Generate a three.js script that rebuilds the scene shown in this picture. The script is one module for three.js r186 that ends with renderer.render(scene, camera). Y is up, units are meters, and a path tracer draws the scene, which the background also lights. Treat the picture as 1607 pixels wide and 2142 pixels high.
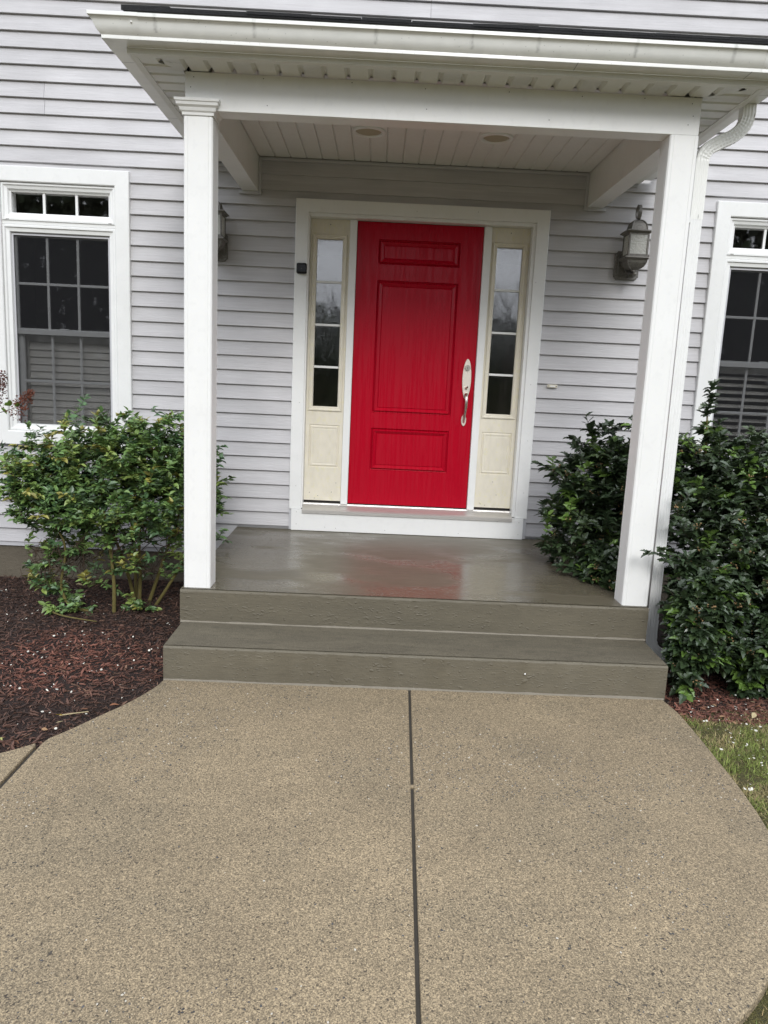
import * as THREE from 'three';
import { RoundedBoxGeometry } from 'three/addons/geometries/RoundedBoxGeometry.js';
import { mergeGeometries, toCreasedNormals } from 'three/addons/utils/BufferGeometryUtils.js';

// ---------------------------------------------------------------- camera, sky, sun, exposure
const scene = new THREE.Scene();
const camera = new THREE.PerspectiveCamera(68.243, 768 / 1024, 0.05, 400);
camera.position.set(-0.013, 1.4924, 5.4682);
camera.rotation.order = 'YXZ';
camera.rotation.set(-0.1741, -0.015, 0.046);
const renderer = new THREE.WebGLRenderer({ antialias: true });
renderer.toneMapping = THREE.LinearToneMapping;
renderer.toneMappingExposure = 1.19;
renderer.shadowMap.enabled = true;

let seed = 7;
const rnd = () => { seed = (seed * 1664525 + 1013904223) >>> 0; return seed / 4294967296; };
const rr = (a, b) => a + (b - a) * rnd();
const lerp = (a, b, t) => a + (b - a) * t;
const clamp = (v, a = 0, b = 1) => Math.min(b, Math.max(a, v));
const sstep = (a, b, v) => { const t = clamp((v - a) / (b - a)); return t * t * (3 - 2 * t); };
// value noise
const hash = (x, y, s) => { let h = (x * 374761393 + y * 668265263 + s * 2147483647) | 0; h = Math.imul(h ^ (h >>> 13), 1274126177); h ^= h >>> 16; return (h >>> 0) / 4294967296; };
const vnoise = (x, y, s = 0) => {
  const xi = Math.floor(x), yi = Math.floor(y), u = x - xi, v = y - yi;
  const a = u * u * (3 - 2 * u), b = v * v * (3 - 2 * v);
  return lerp(lerp(hash(xi, yi, s), hash(xi + 1, yi, s), a), lerp(hash(xi, yi + 1, s), hash(xi + 1, yi + 1, s), a), b);
};
const fbm = (x, y, o, s = 0) => { let a = 0.5, t = 0, n = 0; for (let i = 0; i < o; i++) { t += a * vnoise(x, y, s + i * 17); n += a; a *= 0.5; x *= 2.03; y *= 2.03; } return t / n; };

{ // one overcast sky: brighter towards the zenith, soft cloud mottling, dull below the horizon
  const w = 512, h = 256, d = new Float32Array(w * h * 4);
  for (let j = 0; j < h; j++) for (let i = 0; i < w; i++) {
    const el = ((j + 0.5) / h - 0.5) * Math.PI, az = (i / w) * 2 * Math.PI, s = Math.sin(el);
    const cl = fbm(Math.cos(az) * 3 + 9, Math.sin(az) * 3 + s * 5 + 9, 4, 5) - 0.5;
    let L = s > 0 ? 1.45 * (0.82 + 0.4 * s) * (1 + 0.28 * cl) : 0.25;
    const k = (j * w + i) * 4; d[k] = L * 0.95; d[k + 1] = L * 0.99; d[k + 2] = L * 1.065; d[k + 3] = 1;
  }
  const t = new THREE.DataTexture(d, w, h, THREE.RGBAFormat, THREE.FloatType);
  t.mapping = THREE.EquirectangularReflectionMapping; t.magFilter = t.minFilter = THREE.LinearFilter; t.needsUpdate = true;
  scene.background = t; scene.environment = t;
}
const sun = new THREE.DirectionalLight(new THREE.Color(1, 0.985, 0.965), 1.5);
sun.position.set(1.2, 7.2, 10); sun.target.position.set(0, 1, 0);
sun.castShadow = true; sun.shadow.radius = 40; sun.shadow.mapSize.set(2048, 2048);
Object.assign(sun.shadow.camera, { left: -8, right: 8, top: 8, bottom: -8, near: 1, far: 40 });
scene.add(sun, sun.target);

// ---------------------------------------------------------------- helpers
const used = {};
const numbered = (n) => { const k = used[n] = (used[n] ?? -1) + 1; return k ? `${n}_${String(k).padStart(3, '0')}` : n; };
const sh = (m) => { m.castShadow = m.receiveShadow = true; return m; };
function mesh(name, geo, mat, parent) { const m = sh(new THREE.Mesh(geo, mat)); m.name = name; if (parent) parent.add(m); return m; }
function thing(name, label, category, pos = [0, 0, 0], group) {
  const g = new THREE.Group(); g.name = numbered(name); g.position.set(...pos); g.userData = { label, category }; if (group) g.userData.group = group; scene.add(g); return g;
}
function struct(o, label, category) { o.userData.kind = 'structure'; if (label) { o.userData.label = label; o.userData.category = category; } scene.add(o); return o; }
function part(name, parent) { const g = new THREE.Group(); g.name = name; parent.add(g); return g; }
function uvBox(g, s = 1) { // uv in metres, from the way the face points
  if (g.index) g = g.toNonIndexed();
  const p = g.attributes.position, uv = new Float32Array(p.count * 2), a = new THREE.Vector3(), b = new THREE.Vector3(), c = new THREE.Vector3(), n = new THREE.Vector3();
  for (let i = 0; i < p.count; i += 3) {
    a.fromBufferAttribute(p, i); b.fromBufferAttribute(p, i + 1); c.fromBufferAttribute(p, i + 2);
    n.copy(b).sub(a).cross(c.clone().sub(a)); const x = Math.abs(n.x), y = Math.abs(n.y), z = Math.abs(n.z);
    [a, b, c].forEach((q, k) => { const o = (i + k) * 2; if (z >= x && z >= y) { uv[o] = q.x * s; uv[o + 1] = q.y * s; } else if (y >= x) { uv[o] = q.x * s; uv[o + 1] = q.z * s; } else { uv[o] = q.z * s; uv[o + 1] = q.y * s; } });
  }
  g.setAttribute('uv', new THREE.BufferAttribute(uv, 2)); return g;
}
function box(x0, x1, y0, y1, z0, z1, r = 0) {
  const w = x1 - x0, h = y1 - y0, d = z1 - z0;
  const g = r > 0 ? new RoundedBoxGeometry(w, h, d, 1, Math.min(r, w / 2.1, h / 2.1, d / 2.1)) : new THREE.BoxGeometry(w, h, d);
  g.translate((x0 + x1) / 2, (y0 + y1) / 2, (z0 + z1) / 2); return uvBox(g);
}
function fromTris(v, crease) { // v: flat list of triangle corners
  let g = new THREE.BufferGeometry(); g.setAttribute('position', new THREE.BufferAttribute(new Float32Array(v), 3)); g.computeVertexNormals();
  if (crease) g = toCreasedNormals(g, crease);
  return uvBox(g);
}
const quad = (v, a, b, c, d) => v.push(...a, ...b, ...c, ...a, ...c, ...d);
function capTris(prof) { return THREE.ShapeUtils.triangulateShape(prof.map((p) => new THREE.Vector2(p[0], p[1])), []); }
// prism of a closed profile; f(u, v, end) gives the point for end 0 or 1
function loft(prof, f, { closed = true, caps = true, crease = 0 } = {}) {
  const v = [], n = prof.length;
  for (let i = 0; i < (closed ? n : n - 1); i++) { const p = prof[i], q = prof[(i + 1) % n]; quad(v, f(p[0], p[1], 0), f(p[0], p[1], 1), f(q[0], q[1], 1), f(q[0], q[1], 0)); }
  if (closed && caps) for (const t of capTris(prof)) { for (const k of t) v.push(...f(prof[k][0], prof[k][1], 0)); for (const k of [t[0], t[2], t[1]]) v.push(...f(prof[k][0], prof[k][1], 1)); }
  return fromTris(v, crease);
}
const prismX = (prof, x0, x1, o) => loft(prof, (z, y, e) => [e ? x1 : x0, y, z], o);
// mitred rectangular frame in the wall plane: profile points [inset, z]
function frameSides(x0, x1, y0, y1, prof, which = 'tblr', closed = true) {
  const C = (u, z) => ({ tl: [x0 + u, y1 - u, z], tr: [x1 - u, y1 - u, z], bl: [x0 + u, y0 + u, z], br: [x1 - u, y0 + u, z] });
  const out = [], m = { t: ['tr', 'tl'], b: ['bl', 'br'], l: ['tl', 'bl'], r: ['br', 'tr'] };
  for (const s of which) out.push(loft(prof, (u, z, e) => C(u, z)[m[s][e]], { closed }));
  return out;
}
const frame = (...a) => mergeGeometries(frameSides(...a));
function shapeWithHoles(x0, x1, y0, y1, holes, z0, z1) {
  const s = new THREE.Shape([[x0, y0], [x1, y0], [x1, y1], [x0, y1]].map((p) => new THREE.Vector2(...p)));
  for (const [a, b, c, d] of holes) s.holes.push(new THREE.Path([[a, c], [a, d], [b, d], [b, c]].map((p) => new THREE.Vector2(...p))));
  const g = new THREE.ExtrudeGeometry(s, { depth: z1 - z0, bevelEnabled: false }); g.translate(0, 0, z0); return uvBox(g);
}
function tube(pts, r0, r1, seg = 5, close = true) { // tapered tube through points
  const c = new THREE.CatmullRomCurve3(pts.map((p) => new THREE.Vector3(...p))), N = Math.max(2, (pts.length - 1) * 3), fr = c.computeFrenetFrames(N), v = [];
  const ring = (i) => { const t = i / N, p = c.getPointAt(t), r = lerp(r0, r1, t), o = []; for (let k = 0; k < seg; k++) { const a = k / seg * 2 * Math.PI; o.push([p.x + r * (Math.cos(a) * fr.normals[i].x + Math.sin(a) * fr.binormals[i].x), p.y + r * (Math.cos(a) * fr.normals[i].y + Math.sin(a) * fr.binormals[i].y), p.z + r * (Math.cos(a) * fr.normals[i].z + Math.sin(a) * fr.binormals[i].z)]); } return o; };
  let prev = ring(0);
  for (let i = 1; i <= N; i++) { const q = ring(i); for (let k = 0; k < seg; k++) quad(v, prev[k], q[k], q[(k + 1) % seg], prev[(k + 1) % seg]); prev = q; }
  return v;
}

// ---------------------------------------------------------------- textures and materials
function dataTex(w, h, f, srgb = true) {
  const d = new Uint8Array(w * h * 4);
  for (let j = 0; j < h; j++) for (let i = 0; i < w; i++) { const c = f(i, j), k = (j * w + i) * 4; if (typeof c === 'number') d[k] = d[k + 1] = d[k + 2] = clamp(c) * 255; else { d[k] = clamp(c[0]) * 255; d[k + 1] = clamp(c[1]) * 255; d[k + 2] = clamp(c[2]) * 255; } d[k + 3] = 255; }
  const t = new THREE.DataTexture(d, w, h); t.magFilter = THREE.LinearFilter; t.minFilter = THREE.LinearMipmapLinearFilter; t.generateMipmaps = true; t.wrapS = t.wrapT = THREE.MirroredRepeatWrapping;
  if (srgb) t.colorSpace = THREE.SRGBColorSpace; t.needsUpdate = true; return t;
}
const rep = (t, sx, sy, ox = 0, oy = 0) => { const c = t.clone(); c.repeat.set(sx, sy); c.offset.set(ox, oy); c.needsUpdate = true; return c; };
const lin = (r, g, b) => new THREE.Color().setRGB(r, g, b);
const std = (o) => new THREE.MeshStandardMaterial({ roughness: 0.6, ...o, side: THREE.DoubleSide });
const phys = (o) => new THREE.MeshPhysicalMaterial({ roughness: 0.6, ...o, side: THREE.DoubleSide });

const sidingTone = dataTex(1024, 512, (i, j) => { const g = fbm(i / 90, j / 3, 3, 3), b = fbm(i / 120, j / 70, 3, 9); const v = 0.93 + 0.07 * (g - 0.5) + 0.10 * (b - 0.5); return [v, v * 0.996, v]; });
const sidingBump = dataTex(1024, 512, (i, j) => { const w = fbm(i / 60, j / 2.2 + 2 * fbm(i / 40, j / 20, 2, 4), 3, 21); return w; }, false);
const trimTone = dataTex(512, 512, (i, j) => { let v = 0.975 + 0.03 * (fbm(i / 60, j / 80, 4, 31) - 0.5);  const sm = fbm(i / 14, j / 18, 3, 41); v *= 1 - 0.012 * sstep(0.6, 0.8, sm); return [v, v, v * 0.99]; });
const speck = dataTex(512, 512, (i, j) => fbm(i / 6, j / 6, 3, 51), false);
const M = {};
M.siding = [0, 1, 2].map((k) => std({ color: lin(0.560 + k * 0.008, 0.555 + k * 0.008, 0.562 + k * 0.007), roughness: 0.5, map: rep(sidingTone, 0.45, 0.9, k * 0.37, k * 0.21), bumpMap: rep(sidingBump, 1.1, 1.6, k * 0.31, k * 0.4), bumpScale: 0.0012 }));
M.sheath = std({ color: lin(0.3, 0.3, 0.3) });
M.white = std({ color: lin(0.83, 0.832, 0.835), roughness: 0.38, map: rep(trimTone, 1.1, 1.1) });
M.whiteVinyl = std({ color: lin(0.83, 0.835, 0.84), roughness: 0.3, map: rep(trimTone, 1.7, 1.7, 0.3) });
M.soffit = std({ color: lin(0.79, 0.79, 0.77), roughness: 0.5, map: rep(trimTone, 2, 2) });
M.ceiling = std({ color: lin(0.79, 0.785, 0.77), roughness: 0.5, map: rep(trimTone, 2, 2, 0.5) });
M.channel = std({ color: lin(0.5, 0.5, 0.52), roughness: 0.5 });
M.cream = std({ color: lin(0.80, 0.765, 0.655), roughness: 0.55, map: rep(dataTex(512, 512, (i, j) => { let v = 0.95 + 0.07 * (fbm(i / 30, j / 60, 4, 61) - 0.5); const m = fbm(i / 12, j / 20, 3, 63); let y = v; y *= 1 - 0.05 * sstep(0.62, 0.75, m); if (hash(i, j, 65) > 0.9998) { v *= 0.7; y *= 0.65; } return [v, v * 0.99, y * 0.98]; }), 2, 2) });
M.dark = std({ color: lin(0.02, 0.017, 0.014), roughness: 0.8 });
M.interior = std({ color: lin(0.45, 0.42, 0.38), roughness: 0.9 });
M.glass = phys({ color: 0xffffff, transmission: 1, thickness: 0, roughness: 0.02, ior: 1.75, metalness: 0 });
const drops = dataTex(512, 1024, (i, j) => { const s = fbm(i / 3.5, j / 40, 3, 81), d = fbm(i / 4, j / 4, 2, 83); return sstep(0.6, 0.7, d) * 0.8 + 0.05 * s; }, false);
M.wetGlass = phys({ color: 0xffffff, transmission: 1, thickness: 0, roughness: 0.02, ior: 2.0, bumpMap: rep(drops, 2.2, 1.1), bumpScale: 0.0001 });
M.alu = std({ color: lin(0.62, 0.6, 0.57), roughness: 0.35, metalness: 0.6, bumpMap: rep(speck, 6, 6), bumpScale: 0.001 });
M.nickel = std({ color: lin(0.62, 0.58, 0.52), roughness: 0.28, metalness: 1 });
M.nickelPale = std({ color: lin(0.72, 0.66, 0.58), roughness: 0.45, metalness: 0.6 });
M.black = phys({ color: lin(0.004, 0.004, 0.005), roughness: 0.25, specularIntensity: 0.6 });
M.nail = std({ color: lin(0.16, 0.15, 0.14), roughness: 0.6 });
M.screen = std({ color: lin(0.035, 0.036, 0.045), roughness: 0.9, transparent: true, opacity: 0.36, map: rep(dataTex(256, 256, (i, j) => { const d = hash(i, j, 91); return d > 0.988 ? [1, 1, 1] : [0.42, 0.42, 0.44]; }), 3.2, 3.2) });
M.sash = std({ color: lin(0.72, 0.73, 0.73), roughness: 0.35 });
M.louver = std({ color: lin(0.80, 0.79, 0.75), roughness: 0.5 });
// wet painted door: rain runs down it
const doorRough = dataTex(512, 1024, (i, j) => { const run = fbm(i / 5, j / 130, 3, 101), p = fbm(i / 60, j / 90, 3, 105); return 0.25 + 0.15 * sstep(0.35, 0.68, run) * (0.4 + p); }, false);
const doorBump = dataTex(512, 1024, (i, j) => 0.6 * fbm(i / 3, j / 70, 3, 111) + 0.25 * fbm(i / 4, j / 4, 2, 113) + (fbm(i / 2.4, j / 5, 2, 115) > 0.7 ? 0.3 : 0), false);
const doorTone = dataTex(512, 1024, (i, j) => { const v = 0.97 + 0.035 * (fbm(i / 9, j / 60, 3, 121) - 0.5); return [v, v, v]; });
const dsx = 1.1, dsy = 0.5;
M.red = phys({ color: lin(0.44, 0.002, 0.017), specularIntensity: 0.34, roughness: 1, roughnessMap: rep(doorRough, dsx, dsy, 0.24, -0.28), bumpMap: rep(doorBump, dsx, dsy, 0.24, -0.28), bumpScale: 0.0001, map: rep(doorTone, dsx, dsy) });
M.lampMetal = std({ color: lin(0.30, 0.298, 0.29), roughness: 0.48, metalness: 0.35, map: rep(dataTex(256, 256, (i, j) => { const v = 0.8 + 0.28 * (fbm(i / 14, j / 14, 4, 131) - 0.5); return [v, v * 0.98, v * 0.95]; }), 6, 6) });
M.lampGlass = phys({ color: lin(0.86, 0.86, 0.82), transmission: 0.55, roughness: 0.35, thickness: 0, bumpMap: rep(dataTex(256, 256, (i, j) => fbm(i / 22, j / 16, 3, 135), false), 7, 7), bumpScale: 0.006 });
M.lens = std({ color: lin(0.42, 0.38, 0.27), roughness: 0.6 });

// concrete --------------------------------------------------------------
const WX0 = -1.75, WZ0 = 1.85, WS = 3.3; // the walkway's uv square in metres
const walkH = new Float32Array(2048 * 2048);
const walkTone = dataTex(2048, 2048, (i, j) => {
  const n = fbm(i / 220, j / 220, 4, 201), m = fbm(i / 70, j / 70, 3, 205), g = hash(i >> 1, j >> 1, 211), g2 = vnoise(i / 2.1, j / 2.1, 213), g3 = vnoise(i / 2.9, j / 2.9, 217);
  let v = 0.60 + 0.07 * (n - 0.5) + 0.05 * (m - 0.5), h = 0.5 + 0.5 * (g2 - 0.5);
  const worn = 0.8 * sstep(0.5, 0.8, fbm(i / 150 + 7, j / 150 + 3, 5, 221));
  let r = v * 1.045, gg = v * 0.985, b = v * 0.865;
  const k = 1 + (g2 - 0.5) * 0.36 + (g - 0.5) * 0.36 + (hash(i, j, 219) - 0.5) * 0.5; r *= k; gg *= k; b *= k;
  if (g3 > 0.895 - 0.05 * worn) { const q = 0.52; r *= q; gg *= q; b *= q * 1.04; h = 0.15; }
  if (vnoise(i / 3.1 + 50, j / 3.1, 223) > 0.935) { r = 0.84; gg = 0.81; b = 0.74; h = 0.9; }
  const peb = vnoise(i / 5.5, j / 4.8, 227); if (peb > 0.955 - 0.03 * worn && worn > 0.12) { r = 0.30; gg = 0.30; b = 0.30; h = 0.62; }
  const cool = worn * 0.02; r *= 1 - cool * 1.3; gg *= 1 - cool; b *= 1 - cool * 0.7;
  walkH[j * 2048 + i] = h; return [r, gg, b];
});
const walkBump = dataTex(2048, 2048, (i, j) => walkH[j * 2048 + i], false);
[walkTone, walkBump].forEach((t) => { t.repeat.set(1 / WS, 1 / WS); t.offset.set(-WX0 / WS, -WZ0 / WS); });
M.walk = std({ color: lin(0.600, 0.535, 0.445), roughness: 0.8, map: walkTone, bumpMap: walkBump, bumpScale: 0.002 });
const stoopTone = dataTex(1024, 1024, (i, j) => {
  const n = fbm(i / 210, j / 40, 4, 241), f = fbm(i / 14, j / 2.5, 3, 243), g = hash(i, j, 245), m = fbm(i / 40, j / 40, 4, 249);
  let v = 0.47 + 0.05 * (n - 0.5) + 0.06 * (f - 0.5) + 0.05 * (g - 0.5) + 0.03 * (m - 0.5); return [v * 1.02, v * 0.985, v * 0.89];
});
const pits = (i, j, s) => { let h = 0; const q = fbm(i / 6, j / 4.5, 2, s); if (q > 0.73) h = (q - 0.73) * 5; const q2 = fbm(i / 12 + 40, j / 7, 2, s + 5) * sstep(0.4, 0.6, fbm(i / 120, j / 50, 3, s + 9)); if (q2 > 0.7) h = Math.max(h, (q2 - 0.7) * 6); return clamp(h); };
const stoopBump = dataTex(1024, 1024, (i, j) => 0.72 + 0.12 * (fbm(i / 20, j / 2, 2, 251) - 0.5) + 0.1 * (fbm(i / 3, j / 3, 2, 252) - 0.5) - 0.7 * pits(i, j, 253), false);
// rain water standing on the landing and drying in patches
const wet = dataTex(1024, 1024, (i, j) => {
  const f = fbm(i / 60, j / 14, 3, 261), n = fbm(i / 170 + 3, j / 120 + 8, 4, 263); return 0.19 + 0.24 * sstep(0.36, 0.66, n) + 0.08 * (f - 0.4);
}, false);
const so = { map: rep(stoopTone, 0.385, 0.6, 0.41), bumpMap: rep(stoopBump, 0.5, 0.62, 0.3) };
M.landing = std({ color: lin(0.62, 0.585, 0.51), roughness: 1, roughnessMap: rep(wet, 0.38, 0.55, 0.42), map: so.map, bumpMap: rep(stoopBump, 0.62, 0.62, 0.2, 0.4), bumpScale: 0.0012 });
M.stoop = std({ color: lin(0.58, 0.545, 0.47), roughness: 0.62, ...so, bumpScale: 0.0035 });
M.tread = std({ color: lin(0.62, 0.58, 0.50), roughness: 0.75, map: rep(dataTex(1024, 512, (i, j) => { const n = fbm(i / 90, j / 40, 4, 271), f = fbm(i / 18, j / 3, 3, 273), g = hash(i, j, 275), d = fbm(i / 26 + 9, j / 16, 4, 277); let v = 0.46 + 0.08 * (n - 0.5) + 0.06 * (f - 0.5) + 0.16 * (g - 0.5); v *= 1 - 0.08 * sstep(0.6, 0.75, d); return [v * 1.02, v * 0.985, v * 0.89]; }), 0.385, 1.4, 0.41), bumpMap: rep(speck, 5, 5), bumpScale: 0.003 });
M.foundation = std({ color: lin(0.62, 0.57, 0.52), roughness: 0.9, map: rep(stoopTone, 0.5, 0.5, 0.3, 0.2), bumpMap: rep(speck, 3, 3), bumpScale: 0.004 });
M.mortar = std({ color: lin(0.24, 0.215, 0.17), roughness: 0.9, bumpMap: rep(speck, 9, 9), bumpScale: 0.004 });
M.joint = std({ color: lin(0.045, 0.04, 0.032), roughness: 0.95 });
// earth -----------------------------------------------------------------
M.soil = std({ color: lin(1, 1, 1), roughness: 0.95, map: rep(dataTex(512, 512, (i, j) => { const v = 0.09 + 0.16 * fbm(i / 8, j / 8, 4, 301), r = fbm(i / 20, j / 20, 3, 305); return [v * (0.9 + 0.3 * r), v * 0.66, v * 0.52]; }), 1.6, 1.6), bumpMap: rep(speck, 4, 4), bumpScale: 0.02 });
M.turf = std({ color: lin(1, 1, 1), roughness: 1, map: rep(dataTex(512, 512, (i, j) => { const v = fbm(i / 7, j / 7, 4, 311), g = fbm(i / 50, j / 50, 3, 313); return [0.26 + 0.16 * v, 0.25 + 0.15 * v * (0.7 + 0.5 * g), 0.14 + 0.06 * v]; }), 1.3, 1.3), bumpMap: rep(speck, 4, 4), bumpScale: 0.02 });
M.shingle = std({ color: lin(0.035, 0.035, 0.038), roughness: 0.95, map: rep(dataTex(256, 256, (i, j) => { const v = 0.6 + 0.7 * (hash(i, j, 321) - 0.3); return [v, v, v]; }), 3, 3), bumpMap: rep(speck, 12, 12), bumpScale: 0.004 });
M.drip = std({ color: lin(0.2, 0.185, 0.165), roughness: 0.7, map: rep(trimTone, 3, 3) });

// ---------------------------------------------------------------- ground
const walkL = [[-0.997, 1.96], [-1.012, 2.05], [-1.045, 2.15], [-1.10, 2.275], [-1.171, 2.401], [-1.24, 2.53], [-1.32, 2.645], [-1.425, 2.742], [-1.6, 2.85], [-1.9, 2.95], [-2.4, 3.02], [-3.6, 3.06]];
const walkR = [[1.452, 1.96], [1.472, 2.1], [1.474, 2.24], [1.462, 2.571], [1.447, 2.845], [1.415, 3.078], [1.345, 3.3], [1.23, 3.52], [1.067, 3.752], [0.916, 3.894], [0.7, 4.06], [0.4, 4.22], [0, 4.36], [-0.5, 4.46], [-1.3, 4.54], [-3.6, 4.58]];
const smooth = (pts, n) => { const c = new THREE.CatmullRomCurve3(pts.map(([x, z]) => new THREE.Vector3(x, 0, z)), false, 'centripetal'); return c.getPoints(n).map((p) => [p.x, p.z]); };
const gx = (z) => 0.204 - 0.029 * (z - 1.987); // the tooled joint
const jx = -1.303;
const outline = [...walkL.slice().reverse(), ...walkR];
function inWalk(x, z, m = 0) { let c = false; for (let i = 0, j = outline.length - 1; i < outline.length; j = i++) { const [xi, zi] = outline[i], [xj, zj] = outline[j]; if ((zi > z) !== (zj > z) && x < (xj - xi) * (z - zi) / (zj - zi) + xi) c = !c; } if (c || !m) return c; return inWalk(x - m, z) || inWalk(x + m, z) || inWalk(x, z + m) || inWalk(x, z - m); }
const walkway = new THREE.Group(); walkway.name = 'walkway';
struct(walkway, 'curved tan exposed aggregate concrete walkway below the steps', 'walkway');
function slab(pts) {
  const s = new THREE.Shape(pts.map(([x, z]) => new THREE.Vector2(x, -z)));
  const g = new THREE.ExtrudeGeometry(s, { depth: 0.10, bevelEnabled: true, bevelThickness: 0.006, bevelSize: 0.006, bevelOffset: -0.006, bevelSegments: 2, steps: 1 });
  g.rotateX(-Math.PI / 2); g.translate(0, -0.106, 0);
  return uvBox(g);
}
const gw = 0.0055;
mesh('slab', slab([[gx(1.97) + gw, 1.962], ...smooth(walkR.slice(0, 12), 60), [gx(4.28) + gw, 4.28]]), M.walk, walkway);
mesh('slab', slab([[gx(4.29) - gw, 4.29], ...walkR.slice(12, 14), [jx + 0.009, 4.54], [jx + 0.009, 2.645], ...smooth(walkL, 110).filter((p) => p[0] > jx + 0.012).reverse(), [gx(1.97) - gw, 1.962]]), M.walk, walkway);
mesh('slab', slab([[jx - 0.009, 2.66], ...smooth(walkL, 110).filter((p) => p[0] < jx - 0.012), [-3.6, 4.58], [jx - 0.009, 4.54]]), M.walk, walkway);
{ // what fills the joints, a finger below the surface
  const v = [];
  const strip = (f, z0, z1, w, y) => { for (let k = 0; k < 24; k++) { const a = lerp(z0, z1, k / 24), b = lerp(z0, z1, (k + 1) / 24), ya = y + 0.004 * hash(k, 1, 9), yb = y + 0.004 * hash(k + 1, 1, 9); quad(v, [f(a) - w, ya, a], [f(b) - w, yb, b], [f(b) + w, yb, b], [f(a) + w, ya, a]); } };
  strip(gx, 1.97, 4.3, 0.02, -0.013); strip(() => jx, 2.68, 4.5, 0.025, -0.016);
  mesh('joint_filler', fromTris(v), M.joint, walkway);
  mesh('mortar_bridge', box(gx(2.86) - 0.011, gx(2.86) + 0.011, -0.02, -0.001, 2.852, 2.868, 0.003), M.walk, walkway);
}
{ // pebbles that the worn paste has bared, in loose clusters
  const pb = new THREE.IcosahedronGeometry(1, 1).scale(1, 0.45, 0.72); const n = 5200, im = new THREE.InstancedMesh(pb, std({ color: 0xffffff, roughness: 0.6 }), n), o = new THREE.Object3D(), c = new THREE.Color(); let k = 0, g = 0;
  while (k < n && g++ < n * 40) { const x = rr(-1.3, 1.45), z = rr(1.99, 4.4); if (!inWalk(x, z) || !inWalk(x + 0.02, z) || !inWalk(x - 0.02, z) || Math.abs(x - gx(z)) < 0.016 || Math.abs(x - jx) < 0.02) continue; const m = fbm(x * 2.2 + 40, z * 2.2 + 10, 4, 231) + 0.35 * Math.exp(-Math.abs(x - gx(z)) / 0.04) * (rnd() < 0.5 ? 1 : 0); if (rnd() > sstep(0.42, 0.72, m) + 0.04) continue;
    const s = 0.0012 + 0.0032 * rnd() ** 2.2; o.position.set(x, 0.0002, z); o.rotation.set(0, rr(0, 6.28), 0); o.scale.setScalar(s); o.updateMatrix(); im.setMatrixAt(k, o.matrix); const a = rr(0.5, 1.5), t = rnd(); im.setColorAt(k, t < 0.76 ? c.setRGB(0.055 * a, 0.055 * a, 0.058 * a) : t < 0.88 ? c.setRGB(0.16 * a, 0.11 * a, 0.07 * a) : c.setRGB(0.45, 0.42, 0.36)); k++; }
  im.count = k; im.name = 'pebbles'; im.castShadow = im.receiveShadow = true; im.userData.kind = 'stuff'; walkway.add(im);
}
const soilY = (x, z) => -0.032 - 0.055 * sstep(1.9, 0.1, z) + 0.018 * (fbm(x * 3 + 20, z * 3 + 20, 3, 7) - 0.5) + 0.05 * Math.exp(-((x + 1.55) ** 2 + (z - 0.7) ** 2) / 0.5);
function sheet(x0, x1, z0, z1, nx, nz, fy) {
  const g = new THREE.PlaneGeometry(x1 - x0, z1 - z0, nx, nz); g.rotateX(-Math.PI / 2); g.translate((x0 + x1) / 2, 0, (z0 + z1) / 2);
  const p = g.attributes.position; for (let i = 0; i < p.count; i++) p.setY(i, fy(p.getX(i), p.getZ(i))); g.computeVertexNormals();
  const uv = g.attributes.uv; for (let i = 0; i < p.count; i++) uv.setXY(i, p.getX(i), p.getZ(i)); return g;
}
struct(mesh('lawn_ground', sheet(-120, 120, -60, 140, 24, 24, () => -0.16), M.turf), 'wide lawn ground around the house', 'ground');
const bedL = mesh('mulch_bed', sheet(-4.6, 0, 0.0, 3.4, 90, 66, soilY), M.soil); struct(bedL, 'dark red brown mulch bed left of the steps', 'mulch bed');
const bedR = mesh('mulch_bed_001', sheet(0.6, 4.6, 0.0, 2.3, 80, 46, (x, z) => soilY(x, z) + 0.012 * sstep(2.3, 1.9, z) - 0.05 * sstep(2.12, 2.3, z + 0.12 * vnoise(x * 4, 1, 3))), M.soil); struct(bedR, 'mulch strip under the holly right of the steps', 'mulch bed');
const lawnY = (x, z) => -0.024 + 0.016 * (fbm(x * 4 + 4, z * 4 + 9, 3, 17) - 0.5);
struct(mesh('lawn', sheet(0.2, 4.6, 2.0, 6.0, 60, 60, lawnY), M.turf), 'patchy lawn right of the walkway', 'lawn');
struct(mesh('lawn_001', sheet(-4.6, 0.3, 4.2, 6.4, 30, 20, lawnY), M.turf), 'lawn beyond the far edge of the walkway', 'lawn');

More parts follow.
